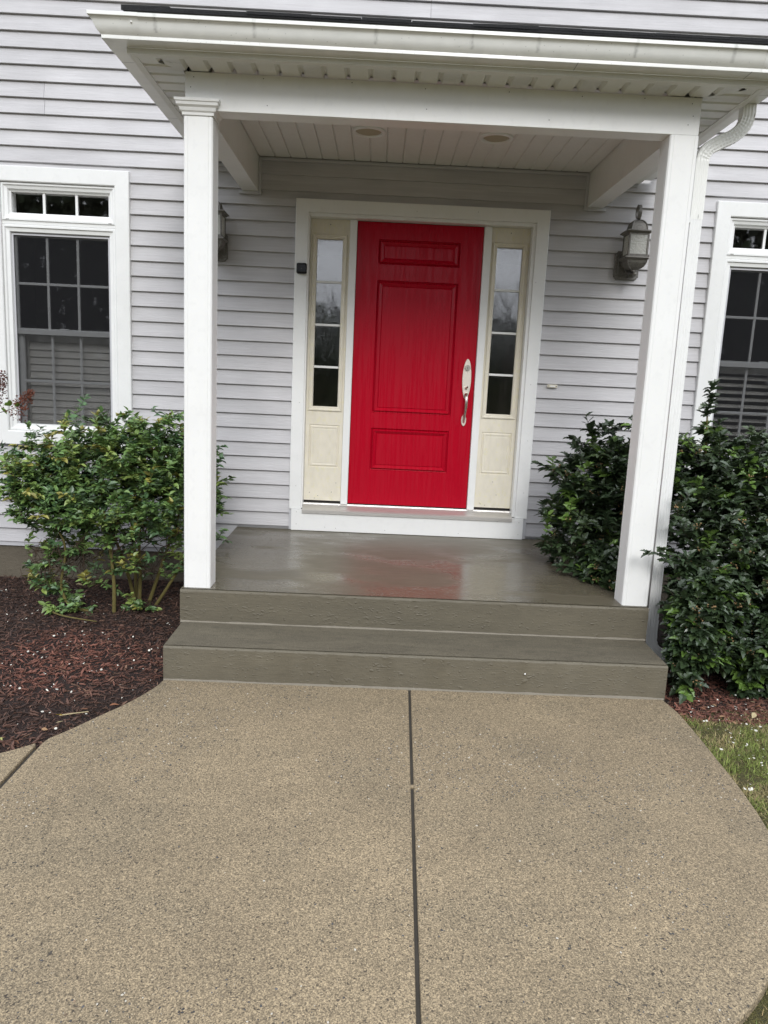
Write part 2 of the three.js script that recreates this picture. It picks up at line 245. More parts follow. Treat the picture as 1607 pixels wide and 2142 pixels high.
// ---------------------------------------------------------------- house
const house = thing('house', 'house front clad in pale grey vinyl siding with red entry door', 'house');
const HX = 4.4, HT = 5.65;
const WIN = [[-2.742, -1.763], [2.259, 3.238]], WY = [0.911, 2.797];
const DO = [-0.627, 1.117, 0.37, 2.681];
mesh('wall', shapeWithHoles(-HX, HX, 0.16, HT, [[-2.655, -1.85, 0.99, 2.72], [2.346, 3.151, 0.99, 2.72], [-0.545, 1.035, 0.40, 2.592]], -0.14, -0.0215), M.sheath, house);
mesh('foundation', box(-HX + 0.02, HX - 0.02, -0.5, 0.158, -0.2, -0.022), M.foundation, house);
{ // inside: rooms with thickness, dark behind the panes
  const v = [box(-HX, HX, 0.42, 0.5, -4.2, -0.141), box(-HX, HX, 2.95, 3.05, -4.2, -0.141), box(-HX, HX, 0.16, HT, -4.35, -4.2), box(-HX, -HX + 0.12, 0.16, HT, -4.2, -0.141), box(HX - 0.12, HX, 0.16, HT, -4.2, -0.141), box(-1.3, -1.2, 0.5, 2.95, -4.2, -0.141), box(1.7, 1.8, 0.5, 2.95, -4.2, -0.141)];
  mesh('interior_walls', mergeGeometries(v), M.interior, house);
  const rp = [[0.42, HT - 0.06], [0.42, HT + 0.12], [-2.2, HT + 1.5], [-4.8, HT + 0.12], [-4.8, HT - 0.06]];
  const roof = mesh('roof', prismX(rp, -HX - 0.3, HX + 0.3), M.shingle, house); mesh('eave_board', box(-HX - 0.3, HX + 0.3, HT - 0.08, HT + 0.1, 0.421, 0.445), M.white, roof);
}
const SW = 0.1016, K0 = 2.8311, seams = { '-3': [-2.33], '-4': [-2.33], '-10': [0.226], '-11': [0.226], 8: [-3.4], 15: [3.1], '-7': [1.9], 3: [-3.1] };
function plank(x0, x1, ya, yb, yc) { // piece of the course whose butt is at yc, cut to ya..yb
  const z = (y) => 0.0005 - 0.0180 * (y - yc) / SW, bot = ya - yc < 0.001;
  const prof = bot ? [[-0.0205, ya + 0.002], [-0.0185, ya], [-0.0015, ya], [z(ya), ya + 0.002], [z(yb), yb], [-0.0205, yb]] : [[-0.0205, ya], [z(ya), ya], [z(yb), yb], [-0.0205, yb]];
  return prismX(prof, x0, x1);
}
const cut = [[-2.742, -1.763, 0.911, 2.797], [2.259, 3.238, 0.911, 2.797], [-0.629, 1.119, 0.36, 2.681], [-1.012, 1.479, 0, 0.385], [-0.905, 1.385, 2.915, 2.945]].map(([a, b, c, d]) => [a + 0.004, b - 0.004, c + 0.004, d - 0.004]);
let np = 0;
for (let k = -27; k <= 26; k++) {
  const yc = K0 - SW * k, y1 = yc + SW; if (yc > HT) continue;
  const ys = [yc, y1]; for (const [, , c, d] of cut) for (const q of [c, d]) if (q > yc + 0.004 && q < y1 - 0.004) ys.push(q); ys.sort((a, b) => a - b);
  for (let s = 0; s + 1 < ys.length; s++) {
    const ya = ys[s], yb = Math.min(ys[s + 1], HT), ym = (ya + yb) / 2; if (yb - ya < 0.003) continue;
    let runs = [[-HX, HX]];
    for (const [a, b, c, d] of cut) if (ym > c && ym < d) runs = runs.flatMap(([p, q]) => (b <= p || a >= q) ? [[p, q]] : [[p, a], [b, q]].filter(([m, n]) => n - m > 0.01));
    for (const x of seams[k] ?? []) runs = runs.flatMap(([p, q]) => (x > p + 0.1 && x < q - 0.1) ? [[p, x], [x + 0.0022, q]] : [[p, q]]);
    for (const [p, q] of runs) mesh('siding_plank', plank(p, q, ya, yb, yc), M.siding[(np++ * 7 + k + 90) % 3], house);
  }
}
mesh('starter_strip', box(-HX, HX, 0.158, 0.188, -0.021, -0.008), M.channel, house);

// windows: one build, one copy
function makeWindow(x0) {
  const w = part('window', house); w.position.x = x0 + 2.742;
  const cs = frameSides(-2.742, -1.763, 0.911, 2.797, [[0, -0.015], [0, 0.019], [0.004, 0.024], [0.094, 0.022], [0.1, 0.017], [0.1, -0.015]]);
  cs.forEach((g) => mesh('casing', g, M.whiteVinyl, w));
  const X0 = -2.642, X1 = -1.863;
  // transom
  mesh('transom_frame', frame(X0, X1, 2.447, 2.697, [[0, -0.10], [0, -0.002], [0.004, 0.006], [0.016, 0.006], [0.022, -0.004], [0.040, -0.010], [0.047, -0.024], [0.057, -0.03], [0.057, -0.10]]), M.whiteVinyl, w);
  mesh('head_filler', box(X0, X1, 2.697, 2.7, -0.09, 0.0), M.whiteVinyl, w);
  mesh('pane', box(X0 + 0.05, X1 - 0.05, 2.497, 2.648, -0.052, -0.048), M.glass, w);
  for (const x of [-2.365, -2.142]) mesh('muntin', box(x - 0.009, x + 0.009, 2.503, 2.642, -0.047, -0.036, 0.003), M.whiteVinyl, w);
  mesh('mullion_rail', box(X0, X1, 2.425, 2.447, -0.09, -0.003, 0.002), M.whiteVinyl, w);
  for (const x of [-2.60, -1.90]) mesh('weep_slot', box(x - 0.011, x + 0.011, 2.4525, 2.4565, 0.0055, 0.0068), M.nail, w);
  // double hung frame
  mesh('frame', frame(X0, X1, 1.011, 2.424, [[0, -0.10], [0, -0.004], [0.005, 0.004], [0.018, 0.004], [0.024, -0.006], [0.046, -0.010], [0.05, -0.03], [0.05, -0.10]]), M.whiteVinyl, w);
  const a = X0 + 0.052, b = X1 - 0.052;
  const up = mesh('sash', frame(a, b, 1.700, 2.372, [[0, -0.07], [0, -0.045], [0.016, -0.045], [0.022, -0.053], [0.022, -0.07]]), M.sash, w);
  mesh('pane', box(a + 0.015, b - 0.015, 1.715, 2.355, -0.062, -0.058), M.glass, w);
  for (const t of [1 / 3, 2 / 3]) mesh('muntin', box(lerp(a + 0.02, b - 0.02, t) - 0.009, lerp(a + 0.02, b - 0.02, t) + 0.009, 1.722, 2.35, -0.057, -0.047, 0.003), M.sash, w);
  mesh('muntin', box(a + 0.022, b - 0.022, 2.037 - 0.009, 2.037 + 0.009, -0.0565, -0.0465, 0.003), M.sash, w);
  mesh('sash', frame(a + 0.002, b - 0.002, 1.012, 1.735, [[0, -0.098], [0, -0.072], [0.026, -0.072], [0.034, -0.082], [0.034, -0.098]]), M.sash, w);
  mesh('meeting_rail', box(a, b, 1.69, 1.728, -0.072, -0.040, 0.004), M.sash, w);
  mesh('sash_lock', box(-2.285, -2.225, 1.729, 1.738, -0.065, -0.045, 0.003), M.sash, w);
  mesh('pane', box(a + 0.026, b - 0.026, 1.035, 1.70, -0.092, -0.088), M.glass, w);
  for (const t of [1 / 3, 2 / 3]) mesh('muntin', box(lerp(a + 0.034, b - 0.034, t) - 0.009, lerp(a + 0.034, b - 0.034, t) + 0.009, 1.046, 1.69, -0.087, -0.077, 0.003), M.sash, w);
  mesh('muntin', box(a + 0.034, b - 0.034, 1.365 - 0.009, 1.365 + 0.009, -0.0865, -0.0765, 0.003), M.sash, w);
  mesh('screen_frame', frame(a - 0.001, b + 0.001, 1.013, 2.370, [[0, -0.036], [0, -0.026], [0.012, -0.026], [0.012, -0.036]]), M.channel, w);
  mesh('insect_screen', box(a + 0.008, b - 0.008, 1.02, 2.362, -0.0318, -0.0312), M.screen, w);
  return w;
}
makeWindow(WIN[0][0]); makeWindow(WIN[1][0]);

// entry: casing, jambs, sidelights, door
{
  const D = part('doorway', house);
  const cp = [[0, -0.016], [0, 0.019], [0.004, 0.023], [0.084, 0.021], [0.088, 0.016], [0.088, -0.016]];
  for (const g of frameSides(-0.627, 1.117, 0.528 - 0.088, 2.681, cp, 't')) mesh('casing', g, M.white, D);
  const side = (x0, x1, s) => { const v = [], f = (u, z, e) => { const x = s < 0 ? x0 + u : x1 - u; return [x, e ? 0.53 : 2.681 - u, z]; }; return loft(cp, f); };
  mesh('casing', side(-0.627, 0, -1), M.white, D); mesh('casing', side(0, 1.117, 1), M.white, D);
  mesh('jamb', box(-0.545, -0.531, 0.536, 2.592, -0.135, 0.010), M.white, D); mesh('jamb', box(1.007, 1.028, 0.536, 2.592, -0.135, 0.010), M.white, D);
  mesh('head_jamb', box(-0.53, 1.006, 2.570, 2.592, -0.135, 0.008), M.white, D);
  for (const [a, b] of [[-0.256, -0.2055], [0.681, 0.733]]) mesh('mullion', box(a, b, 0.566, 2.569, -0.135, -0.042, 0.003), M.white, D);
  mesh('threshold', prismX([[-0.14, 0.45], [0.044, 0.505], [0.046, 0.528], [0.034, 0.536], [-0.055, 0.556], [-0.06, 0.566], [-0.135, 0.566]], -0.53, 1.006), M.alu, D);
  mesh('sill_board', box(-0.609, 1.092, 0.374, 0.5275, -0.016, 0.033, 0.002), M.white, D);
  mesh('casing_block', box(-0.627, -0.611, 0.375, 0.528, -0.016, 0.012), M.channel, D); mesh('casing_block', box(1.094, 1.117, 0.375, 0.528, -0.016, 0.012), M.channel, D);
  const nails = []; for (const [x, y] of [[-0.57, 0.51], [-0.57, 0.42], [-0.3, 0.51], [-0.28, 0.40], [0.08, 0.40], [0.3, 0.505], [0.62, 0.40], [0.9, 0.5], [1.06, 0.41], [1.06, 0.5], [-0.36, 0.405]]) nails.push(new THREE.CircleGeometry(0.0024, 8).translate(x, y, 0.0338));
  for (const [x, y] of [[1.08, 1.1], [1.08, 0.72], [1.07, 1.5], [-0.58, 0.7], [-0.57, 1.3], [0.2, 2.63], [0.62, 2.645], [1.05, 2.2]]) nails.push(new THREE.CircleGeometry(0.0022, 8).translate(x, y, 0.0245));
  mesh('nail_heads', mergeGeometries(nails), M.nail, D).userData.kind = 'stuff';
}
const panelProf = [[0, -0.0705], [0.004, -0.080], [0.010, -0.083], [0.014, -0.072], [0.019, -0.0675], [0.031, -0.0755], [0.040, -0.082], [0.044, -0.0775]];
function raisedPanel(x0, x1, y0, y1, prof, name, mat, parent) {
  const g = frame(x0, x1, y0, y1, prof, 'tblr', false), u = prof[prof.length - 1][0], z = prof[prof.length - 1][1], v = [];
  quad(v, [x0 + u, y0 + u, z], [x1 - u, y0 + u, z], [x1 - u, y1 - u, z], [x0 + u, y1 - u, z]);
  return mesh(name, mergeGeometries([g, fromTris(v)]), mat, parent);
}
function makeSidelight(x0, x1) {
  const s = part('sidelight', house), c = (x0 + x1) / 2, gl = [c - 0.0885, c + 0.0885, 1.277, 2.436], pn = [c - 0.11, c + 0.11, 0.833, 1.144];
  mesh('leaf', shapeWithHoles(x0, x1, 0.586, 2.569, [[gl[0] - 0.022, gl[1] + 0.022, gl[2] - 0.022, gl[3] + 0.022], pn], -0.112, -0.0695), M.cream, s);
  mesh('glass_stop', frame(gl[0] - 0.034, gl[1] + 0.034, gl[2] - 0.034, gl[3] + 0.034, [[0, -0.069], [0.003, -0.060], [0.010, -0.058], [0.018, -0.064], [0.026, -0.064], [0.032, -0.070], [0.034, -0.084], [0.012, -0.084], [0.012, -0.0685]]), M.cream, s);
  const ys = [gl[2], 1.558, 1.853, 2.148, gl[3]];
  for (let k = 0; k < 4; k++) mesh('pane', box(gl[0] - 0.006, gl[1] + 0.006, ys[k] + (k ? 0.0005 : -0.006), ys[k + 1] - (k < 3 ? 0.0005 : -0.006), -0.092, -0.088), M.wetGlass, s);
  for (const y of ys.slice(1, 4)) mesh('muntin', box(gl[0], gl[1], y - 0.008, y + 0.008, -0.087, -0.077, 0.002), M.white, s);
  raisedPanel(...pn, [[0, -0.0695], [0.004, -0.076], [0.010, -0.074], [0.016, -0.0695], [0.030, -0.0725], [0.034, -0.0715]], 'panel', M.cream, s);
  mesh('sweep', box(x0, x1, 0.567, 0.585, -0.112, -0.085), M.dark, s);
  const sp = []; for (let k = 0; k < 5; k++) sp.push(new THREE.CircleGeometry(0.003, 7).translate(c + rr(-0.1, 0.1), rr(0.6, 0.8), -0.0688)); sp.push(new THREE.CircleGeometry(0.004, 7).translate(c, 2.535, -0.0688));
  mesh('paint_chips', mergeGeometries(sp), M.nail, s).userData.kind = 'stuff';
  return s;
}
makeSidelight(-0.530, -0.257); makeSidelight(0.734, 1.006);
{
  const d = part('door', house), x0 = -0.2035, x1 = 0.679, pn = [[-0.052, 0.522, 2.286, 2.454], [-0.052, 0.522, 1.247, 2.178], [-0.052, 0.517, 0.828, 1.138]];
  mesh('leaf', shapeWithHoles(x0, x1, 0.574, 2.566, pn, -0.114, -0.070), M.red, d);
  for (const p of pn) raisedPanel(...p, panelProf, 'panel', M.red, d);
  mesh('weatherstrip', frame(x0 - 0.0015, x1 + 0.0015, 0.568, 2.5695, [[0, -0.12], [0, -0.078], [0.006, -0.078], [0.006, -0.12]]), M.dark, d);
  // handle set
  const h = part('handle_set', house.children[house.children.indexOf(d)]);
  const HX0 = 0.6225;
  const ell = (rx, ry, n = 28) => { const s = new THREE.Shape(); for (let k = 0; k < n; k++) { const a = k / n * 2 * Math.PI, ca = Math.cos(a), sa = Math.sin(a); const X = rx * Math.sign(ca) * Math.abs(ca) ** 1.15, Y = ry * sa; k ? s.lineTo(X, Y) : s.moveTo(X, Y); } return s; };
  const plate = new THREE.ExtrudeGeometry(ell(0.0295, 0.141), { depth: 0.005, bevelEnabled: true, bevelThickness: 0.004, bevelSize: 0.003, bevelSegments: 2 }); plate.translate(HX0, 1.518, -0.069);
  const foot = new THREE.ExtrudeGeometry(ell(0.0165, 0.04, 20), { depth: 0.005, bevelEnabled: true, bevelThickness: 0.004, bevelSize: 0.002, bevelSegments: 2 }); foot.translate(HX0 - 0.004, 1.222, -0.069);
  const cyl = (r, d, x, y, z) => new THREE.CylinderGeometry(r, r, d, 24).rotateX(Math.PI / 2).translate(x, y, z);
  mesh('plate', uvBox(plate), M.nickelPale, h); mesh('foot_plate', uvBox(foot), M.nickelPale, h);
  const db = mesh('deadbolt', uvBox(mergeGeometries([cyl(0.021, 0.01, HX0, 1.598, -0.056), cyl(0.015, 0.012, HX0, 1.598, -0.054)].map((g) => g.toNonIndexed()))), M.nickel, h);
  mesh('keyhole', box(HX0 - 0.0015, HX0 + 0.0015, 1.59, 1.604, -0.0485, -0.0475), M.dark, h);
  mesh('thumb_latch', fromTris(tube([[HX0 - 0.002, 1.452, -0.062], [HX0 - 0.002, 1.456, -0.045], [HX0 + 0.006, 1.462, -0.03]], 0.009, 0.006, 8), 0.9), M.nickel, h);
  mesh('grip', fromTris(tube([[HX0, 1.404, -0.062], [HX0, 1.412, -0.035], [HX0, 1.40, -0.012], [HX0, 1.36, 0.0], [HX0 - 0.001, 1.31, -0.006], [HX0 - 0.003, 1.265, -0.022], [HX0 - 0.004, 1.225, -0.042], [HX0 - 0.004, 1.205, -0.064]], 0.0125, 0.007, 10), 1.2), M.nickel, h);
}

// ---------------------------------------------------------------- stoop
const stoop = thing('concrete_stoop', 'wet brown grey concrete landing with one lower step before the door', 'steps');
function roundedSlab(x0, x1, y0, yb, yf, z0, z1, r) { // top falls a little towards the front edge
  const prof = [[z0, y0], [z0, yb], [z1 - r - 0.004, lerp(yb, yf, (z1 - r - 0.004 - z0) / (z1 - z0))]]; const n = 4; for (let k = 0; k <= n; k++) { const a = Math.PI / 2 * k / n; prof.push([z1 - r + r * Math.sin(a), yf - r + r * Math.cos(a)]); } prof.push([z1, yf - r - 0.004], [z1, y0]);
  const N = 160, v = []; const yj = (x, p) => p[1]; const jit = (x, i, p) => (i > 3 && i < prof.length - 3) ? 0.005 * (fbm(x * 12, i * 0.3 + y0, 4, 71) - 0.5) : 0;
  for (let s = 0; s < N; s++) { const xa = lerp(x0, x1, s / N), xb = lerp(x0, x1, (s + 1) / N); for (let i = 0; i < prof.length; i++) { const p = prof[i], q = prof[(i + 1) % prof.length], j = (i + 1) % prof.length; const f = (x, P, I) => [x, P[1] + jit(x, I, P), P[0] + jit(x + 5, I, P)]; quad(v, f(xa, p, i), f(xb, p, i), f(xb, q, j), f(xa, q, j)); } }
  for (const t of capTris(prof)) { for (const k of t) v.push(x0, prof[k][1], prof[k][0]); for (const k of [t[0], t[2], t[1]]) v.push(x1, prof[k][1], prof[k][0]); }
  return fromTris(v, 0.7);
}
// landing: the wet top is a sheet of its own finish over the body
mesh('landing', roundedSlab(-1.012, 1.479, -0.3, 0.368, 0.352, -0.015, 1.606, 0.009), M.stoop, stoop);
{ const v = []; const f = (x, z) => [x, lerp(0.368, 0.352, (z + 0.015) / 1.621) + 0.0035, z]; for (let i = 0; i < 8; i++) quad(v, f(-1.009 + i * 0.3106, -0.012), f(-1.009 + i * 0.3106, 1.594), f(-1.009 + (i + 1) * 0.3106, 1.594), f(-1.009 + (i + 1) * 0.3106, -0.012)); mesh('landing_top', fromTris(v), M.landing, stoop); }
{ const v = [], y = (z) => lerp(0.174, 0.171, (z - 1.6065) / 0.3625) + 0.0032, f = (x, z) => [x, y(z), z]; for (let i = 0; i < 8; i++) quad(v, f(-0.998 + i * 0.3075, 1.608), f(-0.998 + i * 0.3075, 1.9575), f(-0.998 + (i + 1) * 0.3075, 1.9575), f(-0.998 + (i + 1) * 0.3075, 1.608)); mesh('tread_top', fromTris(v), M.tread, stoop); }
mesh('step', roundedSlab(-1.0, 1.464, -0.3, 0.174, 0.171, 1.6065, 1.969, 0.011), M.stoop, stoop);

{ // cement squeezed out at the foot of each riser
  const fil = (x0, x1, z, y, s) => { const v = [], N = 90; const f = (x) => 0.5 + 0.9 * fbm(x * 14, s, 3, 811); for (let i = 0; i < N; i++) { const a = lerp(x0, x1, i / N), b = lerp(x0, x1, (i + 1) / N), A = 0.008 * f(a), B = 0.008 * f(b); quad(v, [a, y + A, z - 0.001], [b, y + B, z - 0.001], [b, y - 0.001, z + B], [a, y - 0.001, z + A]); } return fromTris(v); };
  mesh('mortar_line', fil(-1.008, 1.474, 1.608, 0.1765, 1), M.mortar, stoop); mesh('mortar_line', fil(-0.998, 1.46, 1.970, 0, 5), M.mortar, stoop);
}
// ---------------------------------------------------------------- porch
const porch = thing('entry_porch', 'white flat ceilinged entry porch with two square posts and dark shingles', 'porch');
const SY = 2.885, CY = 2.937, BZ = 1.578, FZ = 1.745, FL = -1.195, FR = 1.70;
function makePost(x0, y1, nm) {
  const w = 0.139, r = 0.006, g = 0.0018, p = [];
  const sideP = [[r, 0], [0.018, 0], [0.0195, g], [0.021, 0], [w - 0.021, 0], [w - 0.0195, g], [w - 0.018, 0], [w - r, 0]];
  const rot = [(u, v) => [u, -v], (u, v) => [w - v, -u], (u, v) => [w - u, -(w - v)], (u, v) => [v, -(w - u)]];
  for (const f of rot) for (const [u, v] of sideP) p.push(f(u, v));
  return mesh('post', loft(p, (u, v, e) => [x0 + u, e ? y1 : 0.357, BZ + 0.001 + v]), M.white, porch);
}
const postL = makePost(-0.998, 2.7135, 'L'); makePost(1.3405, 2.7135, 'R');
{ // crown at the head of one post: front and two returns
  const cp = [[0, 2.690], [0.006, 2.690], [0.008, 2.702], [0.016, 2.708], [0.022, 2.722], [0.034, 2.730], [0.037, 2.742], [0.043, 2.745], [0.045, 2.757], [0, 2.757]].map(([u, y]) => [u * 0.82, y]);
  const x0 = -0.998, x1 = -0.859, z1 = BZ + 0.002, z0 = BZ - 0.137;
  mesh('crown_moulding', loft(cp, (u, y, e) => [e ? x1 + u : x0 - u, y, z1 + u]), M.white, postL);
  mesh('crown_moulding', loft(cp, (u, y, e) => [x0 - u - 0.001, y, e ? z1 + u : z0]), M.white, postL);
  mesh('crown_moulding', loft(cp.map(([u, y]) => [u, Math.min(y, 2.7135)]).slice(0, 3).concat([[0.022, 2.7135], [0, 2.7135]]), (u, y, e) => [x1 + u + 0.001, y, e ? z1 + u : z0 + 0.02]), M.white, postL);
  mesh('crown_moulding', loft([[0, 2.7138], [0.018, 2.7138], [0.022, 2.722], [0.034, 2.730], [0.037, 2.742], [0.043, 2.745], [0.045, 2.757], [0, 2.757]]  .map(([u, y]) => [u * 0.82, y]), (u, y, e) => [x1 + u + 0.001, y - 0.0005, e ? z1 + u : BZ + 0.0005]), M.white, postL);
}
mesh('front_beam', box(-0.992, 1.476, 2.714, SY - 0.001, 1.468, BZ, 0.003), M.white, porch);
mesh('side_beam', box(-0.999, -0.888, 2.714, CY + 0.06, -0.012, 1.4665, 0.003), M.white, porch);
mesh('side_beam', box(1.367, 1.478, 2.714, CY + 0.06, -0.012, 1.4665, 0.003), M.white, porch);
{ const n = []; for (const [x, y] of [[-0.95, 2.86], [-0.965, 2.815], [-0.945, 2.765], [-0.62, 2.868], [-0.6, 2.75], [-0.2, 2.87], [0.15, 2.86], [0.16, 2.77], [0.55, 2.865], [0.9, 2.862], [1.2, 2.868], [1.43, 2.855], [1.44, 2.80], [1.42, 2.76], [0.75, 2.75]]) n.push(new THREE.CircleGeometry(0.0026, 8).translate(x, y, BZ + 0.0008)); mesh('nail_heads', mergeGeometries(n), M.nail, porch).userData.kind = 'stuff'; }
// ceiling panels run from the front beam to the wall
const PW = 0.1079;
function panelGeo(w, len) { // across u, along v, face down; a vee groove at each joint
  const prof = [[0.0, 0.014], [0.0, 0.006], [0.003, 0.005], [0.007, 0], [w - 0.005, 0], [w - 0.0015, 0.004], [w - 0.001, 0.014]];
  return loft(prof, (u, y, e) => [u, y, e ? len : 0]);
}
const pg = panelGeo(PW, 1.446);
for (let k = 0; k < 21; k++) { const x = -0.886 + k * PW, w = Math.min(PW, 1.366 - x); if (w < 0.01) break; const m = mesh('ceiling_panel', w < PW ? panelGeo(w, 1.446) : pg, M.ceiling, porch); m.position.set(x, CY, 0.020); }
mesh('ceiling_deck', box(-0.886, 1.366, CY + 0.0155, CY + 0.03, 0.026, 1.467), M.ceiling, porch);
// soffit panels, every third perforated
const perf = dataTex(64, 64, (i, j) => { const s = 8, a = (i % s) - 3.5, b = (j % s) - 3.5, o = ((Math.floor(j / s) % 2) ? 4 : 0), a2 = ((i + o) % s) - 3.5; return Math.hypot(a2, b) < 2.0 ? 0 : 1; }, false);
M.perf = std({ color: lin(0.79, 0.79, 0.77), roughness: 0.5, alphaMap: rep(perf, 20, 20), alphaTest: 0.5 });
mesh('soffit_deck', mergeGeometries([box(FL, FR, SY + 0.022, SY + 0.03, BZ + 0.03, FZ), box(FL, -1.0, SY + 0.022, SY + 0.03, 0.02, BZ), box(1.479, FR, SY + 0.022, SY + 0.03, 0.02, BZ)]), M.soffit, porch);
function soffitPanel(f, u0, u1, v0, v1, hole, nm = 'soffit_panel') { // f maps (across, along) to x, z ; v0/v1 may depend on u at the mitre
  const V0 = typeof v0 === 'function' ? v0 : () => v0, V1 = typeof v1 === 'function' ? v1 : () => v1, v = [], w = u1 - u0;
  const prof = [[0, 0.018], [0.005, 0.017], [0.016, 0]]; for (let k = 1; k < 9; k++) prof.push([0.016 + (w - 0.028) * k / 9, 0]); prof.push([w - 0.012, 0], [w - 0.002, 0.015], [w, 0.018]);
  for (let i = 0; i + 1 < prof.length; i++) { const [a, ya] = prof[i], [b, yb] = prof[i + 1]; if (hole && i >= 2 && i <= 10) continue; const P = (u, y, e) => { const q = f(u0 + u, e ? V1(u0 + u) : V0(u0 + u)); return [q[0], SY + y, q[1]]; }; quad(v, P(a, ya, 0), P(a, ya, 1), P(b, yb, 1), P(b, yb, 0)); }
  const m = mesh(nm, fromTris(v), M.soffit, porch);
  if (hole) { const h = []; const P = (u, e) => { const q = f(u0 + u, e ? V1(u0 + u) : V0(u0 + u)); return [q[0], SY, q[1]]; }; for (let k = 0; k < 9; k++) { const a = 0.016 + (w - 0.028) * k / 9, b = 0.016 + (w - 0.028) * (k + 1) / 9; quad(h, P(a, 0), P(a, 1), P(b, 1), P(b, 0)); } mesh('perforated_strip', fromTris(h), M.perf, m); }
}
const cornerV = (x) => { // front panels stop at the mitre line that runs from beam corner to fascia corner
  if (x < -0.999) return lerp(BZ, FZ, (-0.999 - x) / (-0.999 - FL)); if (x > 1.478) return lerp(BZ, FZ, (x - 1.478) / (FR - 1.478)); return BZ + 0.002; };
for (let k = 0, x = FL + 0.004; x < FR - 0.01; k++, x += PW) soffitPanel((u, v) => [u, v], x, Math.min(x + PW, FR - 0.002), cornerV, FZ - 0.002, k % 3 === 1);
const mitX = (z, s) => s < 0 ? (z > BZ ? lerp(-0.999, FL, (z - BZ) / (FZ - BZ)) : -1.0) : (z > BZ ? lerp(1.478, FR, (z - BZ) / (FZ - BZ)) : 1.479);
for (const s of [-1, 1]) for (let k = 0, z = FZ - 0.012; z > 0.03; k++, z -= PW) soffitPanel((u, v) => [v, u], Math.max(0.022, z - PW), z, (u) => mitX(u, s), s < 0 ? FL + 0.002 : FR - 0.002, k % 3 === 1);
// fascia boards
const FT = 3.042;
mesh('fascia', box(FL - 0.012, FR + 0.012, SY - 0.004, FT, FZ, FZ + 0.012, 0.002), M.soffit, porch);
mesh('fascia', box(FL - 0.012, FL, SY - 0.004, FT, 0.006, FZ - 0.0005, 0.002), M.soffit, porch);
mesh('fascia', box(FR, FR + 0.012, SY - 0.004, FT, 0.006, FZ - 0.0005, 0.002), M.soffit, porch);
mesh('fascia_lip', box(FL + 0.001, FR - 0.001, SY - 0.004, SY + 0.002, FZ - 0.022, FZ - 0.0004), M.soffit, porch);
mesh('fascia_lip', box(FL + 0.0004, FL + 0.022, SY - 0.0045, SY + 0.0015, 0.02, FZ - 0.023), M.soffit, porch);
mesh('fascia_lip', box(FR - 0.022, FR - 0.0004, SY - 0.0045, SY + 0.0015, 0.02, FZ - 0.023), M.soffit, porch);
// roof: hip, its front courses of shingles one by one
{
  const ex0 = FL - 0.02, ex1 = FR + 0.02, ez = FZ + 0.03, ey = 3.048, cx = (ex0 + ex1) / 2, hw = (ex1 - ex0) / 2, pitch = 0.29, ty = ey + hw * pitch, tz = ez - hw, v = [];
  const A = [ex0, ey, ez], B = [ex1, ey, ez], T = [cx, ty, tz], U = [cx, ty, 0.001], L = [ex0, ey, 0.001], R = [ex1, ey, 0.001];
  v.push(...A, ...B, ...T); quad(v, L, A, T, U); quad(v, B, R, U, T); quad(v, L, R, B, A);
  const rf = mesh('roof_deck', fromTris(v), M.shingle, porch);
  mesh('drip_edge', box(ex0 + 0.004, ex1 - 0.004, FT + 0.001, ey - 0.001, FZ, ez - 0.001), M.drip, rf);
  mesh('starter_course', prismX([[ez + 0.012, ey - 0.003], [ez + 0.012, ey + 0.010], [ez - 0.14, ey + 0.010 + 0.152 * pitch], [ez - 0.14, ey + 0.001 + 0.14 * pitch]], ex0 - 0.006, ex1 + 0.006), M.shingle, rf);
  let x = ex0 - 0.006;
  while (x < ex1) { // uneven laminated tabs
    const w = Math.min(rr(0.13, 0.34), ex1 + 0.006 - x), th = rr(0.004, 0.0075), z1 = ez + rr(0.012, 0.017), lift = rnd() < 0.25 ? rr(0.002, 0.006) : 0, y0 = ey + 0.0105 + (hash(Math.floor(x * 9), 2, 2) > 0.5 ? 0.002 : 0);
    mesh('shingle', loft([[z1, y0 - 0.006], [z1, y0 + th], [ez - 0.13, y0 + th + 0.145 * pitch], [ez - 0.13, y0 - 0.006 + 0.145 * pitch]], (z, y, e) => [e ? x + w - 0.003 : x, y + (z > ez && y > y0 ? (e ? lift : 0) : 0), z]), M.shingle, rf); x += w;
  }
  for (const [hx, s] of [[ex0, 1], [ex1, -1]]) for (let k = 0; k < 9; k++) { // hip caps
    const t = k / 9 * 0.96, t2 = t + 0.15, p = (q) => [lerp(hx, cx, q), lerp(ey, ty, q) + 0.013 - 0.006 * (q - t) / 0.15, lerp(ez, tz, q)], a = p(t), b = p(Math.min(t2, 1)), c = [];
    for (const d of [-1, 1]) { const o = d < 0 ? [0, -0.1 * pitch, 0.1 * 0.0] : [0, 0, 0]; const off = d < 0 ? [s * 0.12, -0.002, 0] : [0, -0.002, -0.12]; quad(c, a, b, [b[0] + off[0], b[1] + off[1], b[2] + off[2]], [a[0] + off[0], a[1] + off[1], a[2] + off[2]]); quad(c, [a[0], a[1] - 0.006, a[2]], a, [a[0] + off[0], a[1] + off[1], a[2] + off[2]], [a[0] + off[0], a[1] + off[1] - 0.006, a[2] + off[2]]); }
    mesh('hip_cap', fromTris(c), M.shingle, rf);
  }
}
// trim channel where ceiling and beams meet the siding
{ const c = (a, b, y0, y1) => mesh('trim_channel', box(a, b, y0, y1, -0.0145, 0.0095, 0.002), M.channel, porch);
  c(-0.867, 1.347, 2.917, 2.9365); c(-0.8875, -0.868, 2.695, 2.9365); c(1.3475, 1.3665, 2.695, 2.9365); c(-1.02, -0.8885, 2.694, 2.7135); c(1.3675, 1.499, 2.694, 2.7135); c(FL, -1.021, 2.862, 2.884); c(1.5, FR, 2.862, 2.884); }

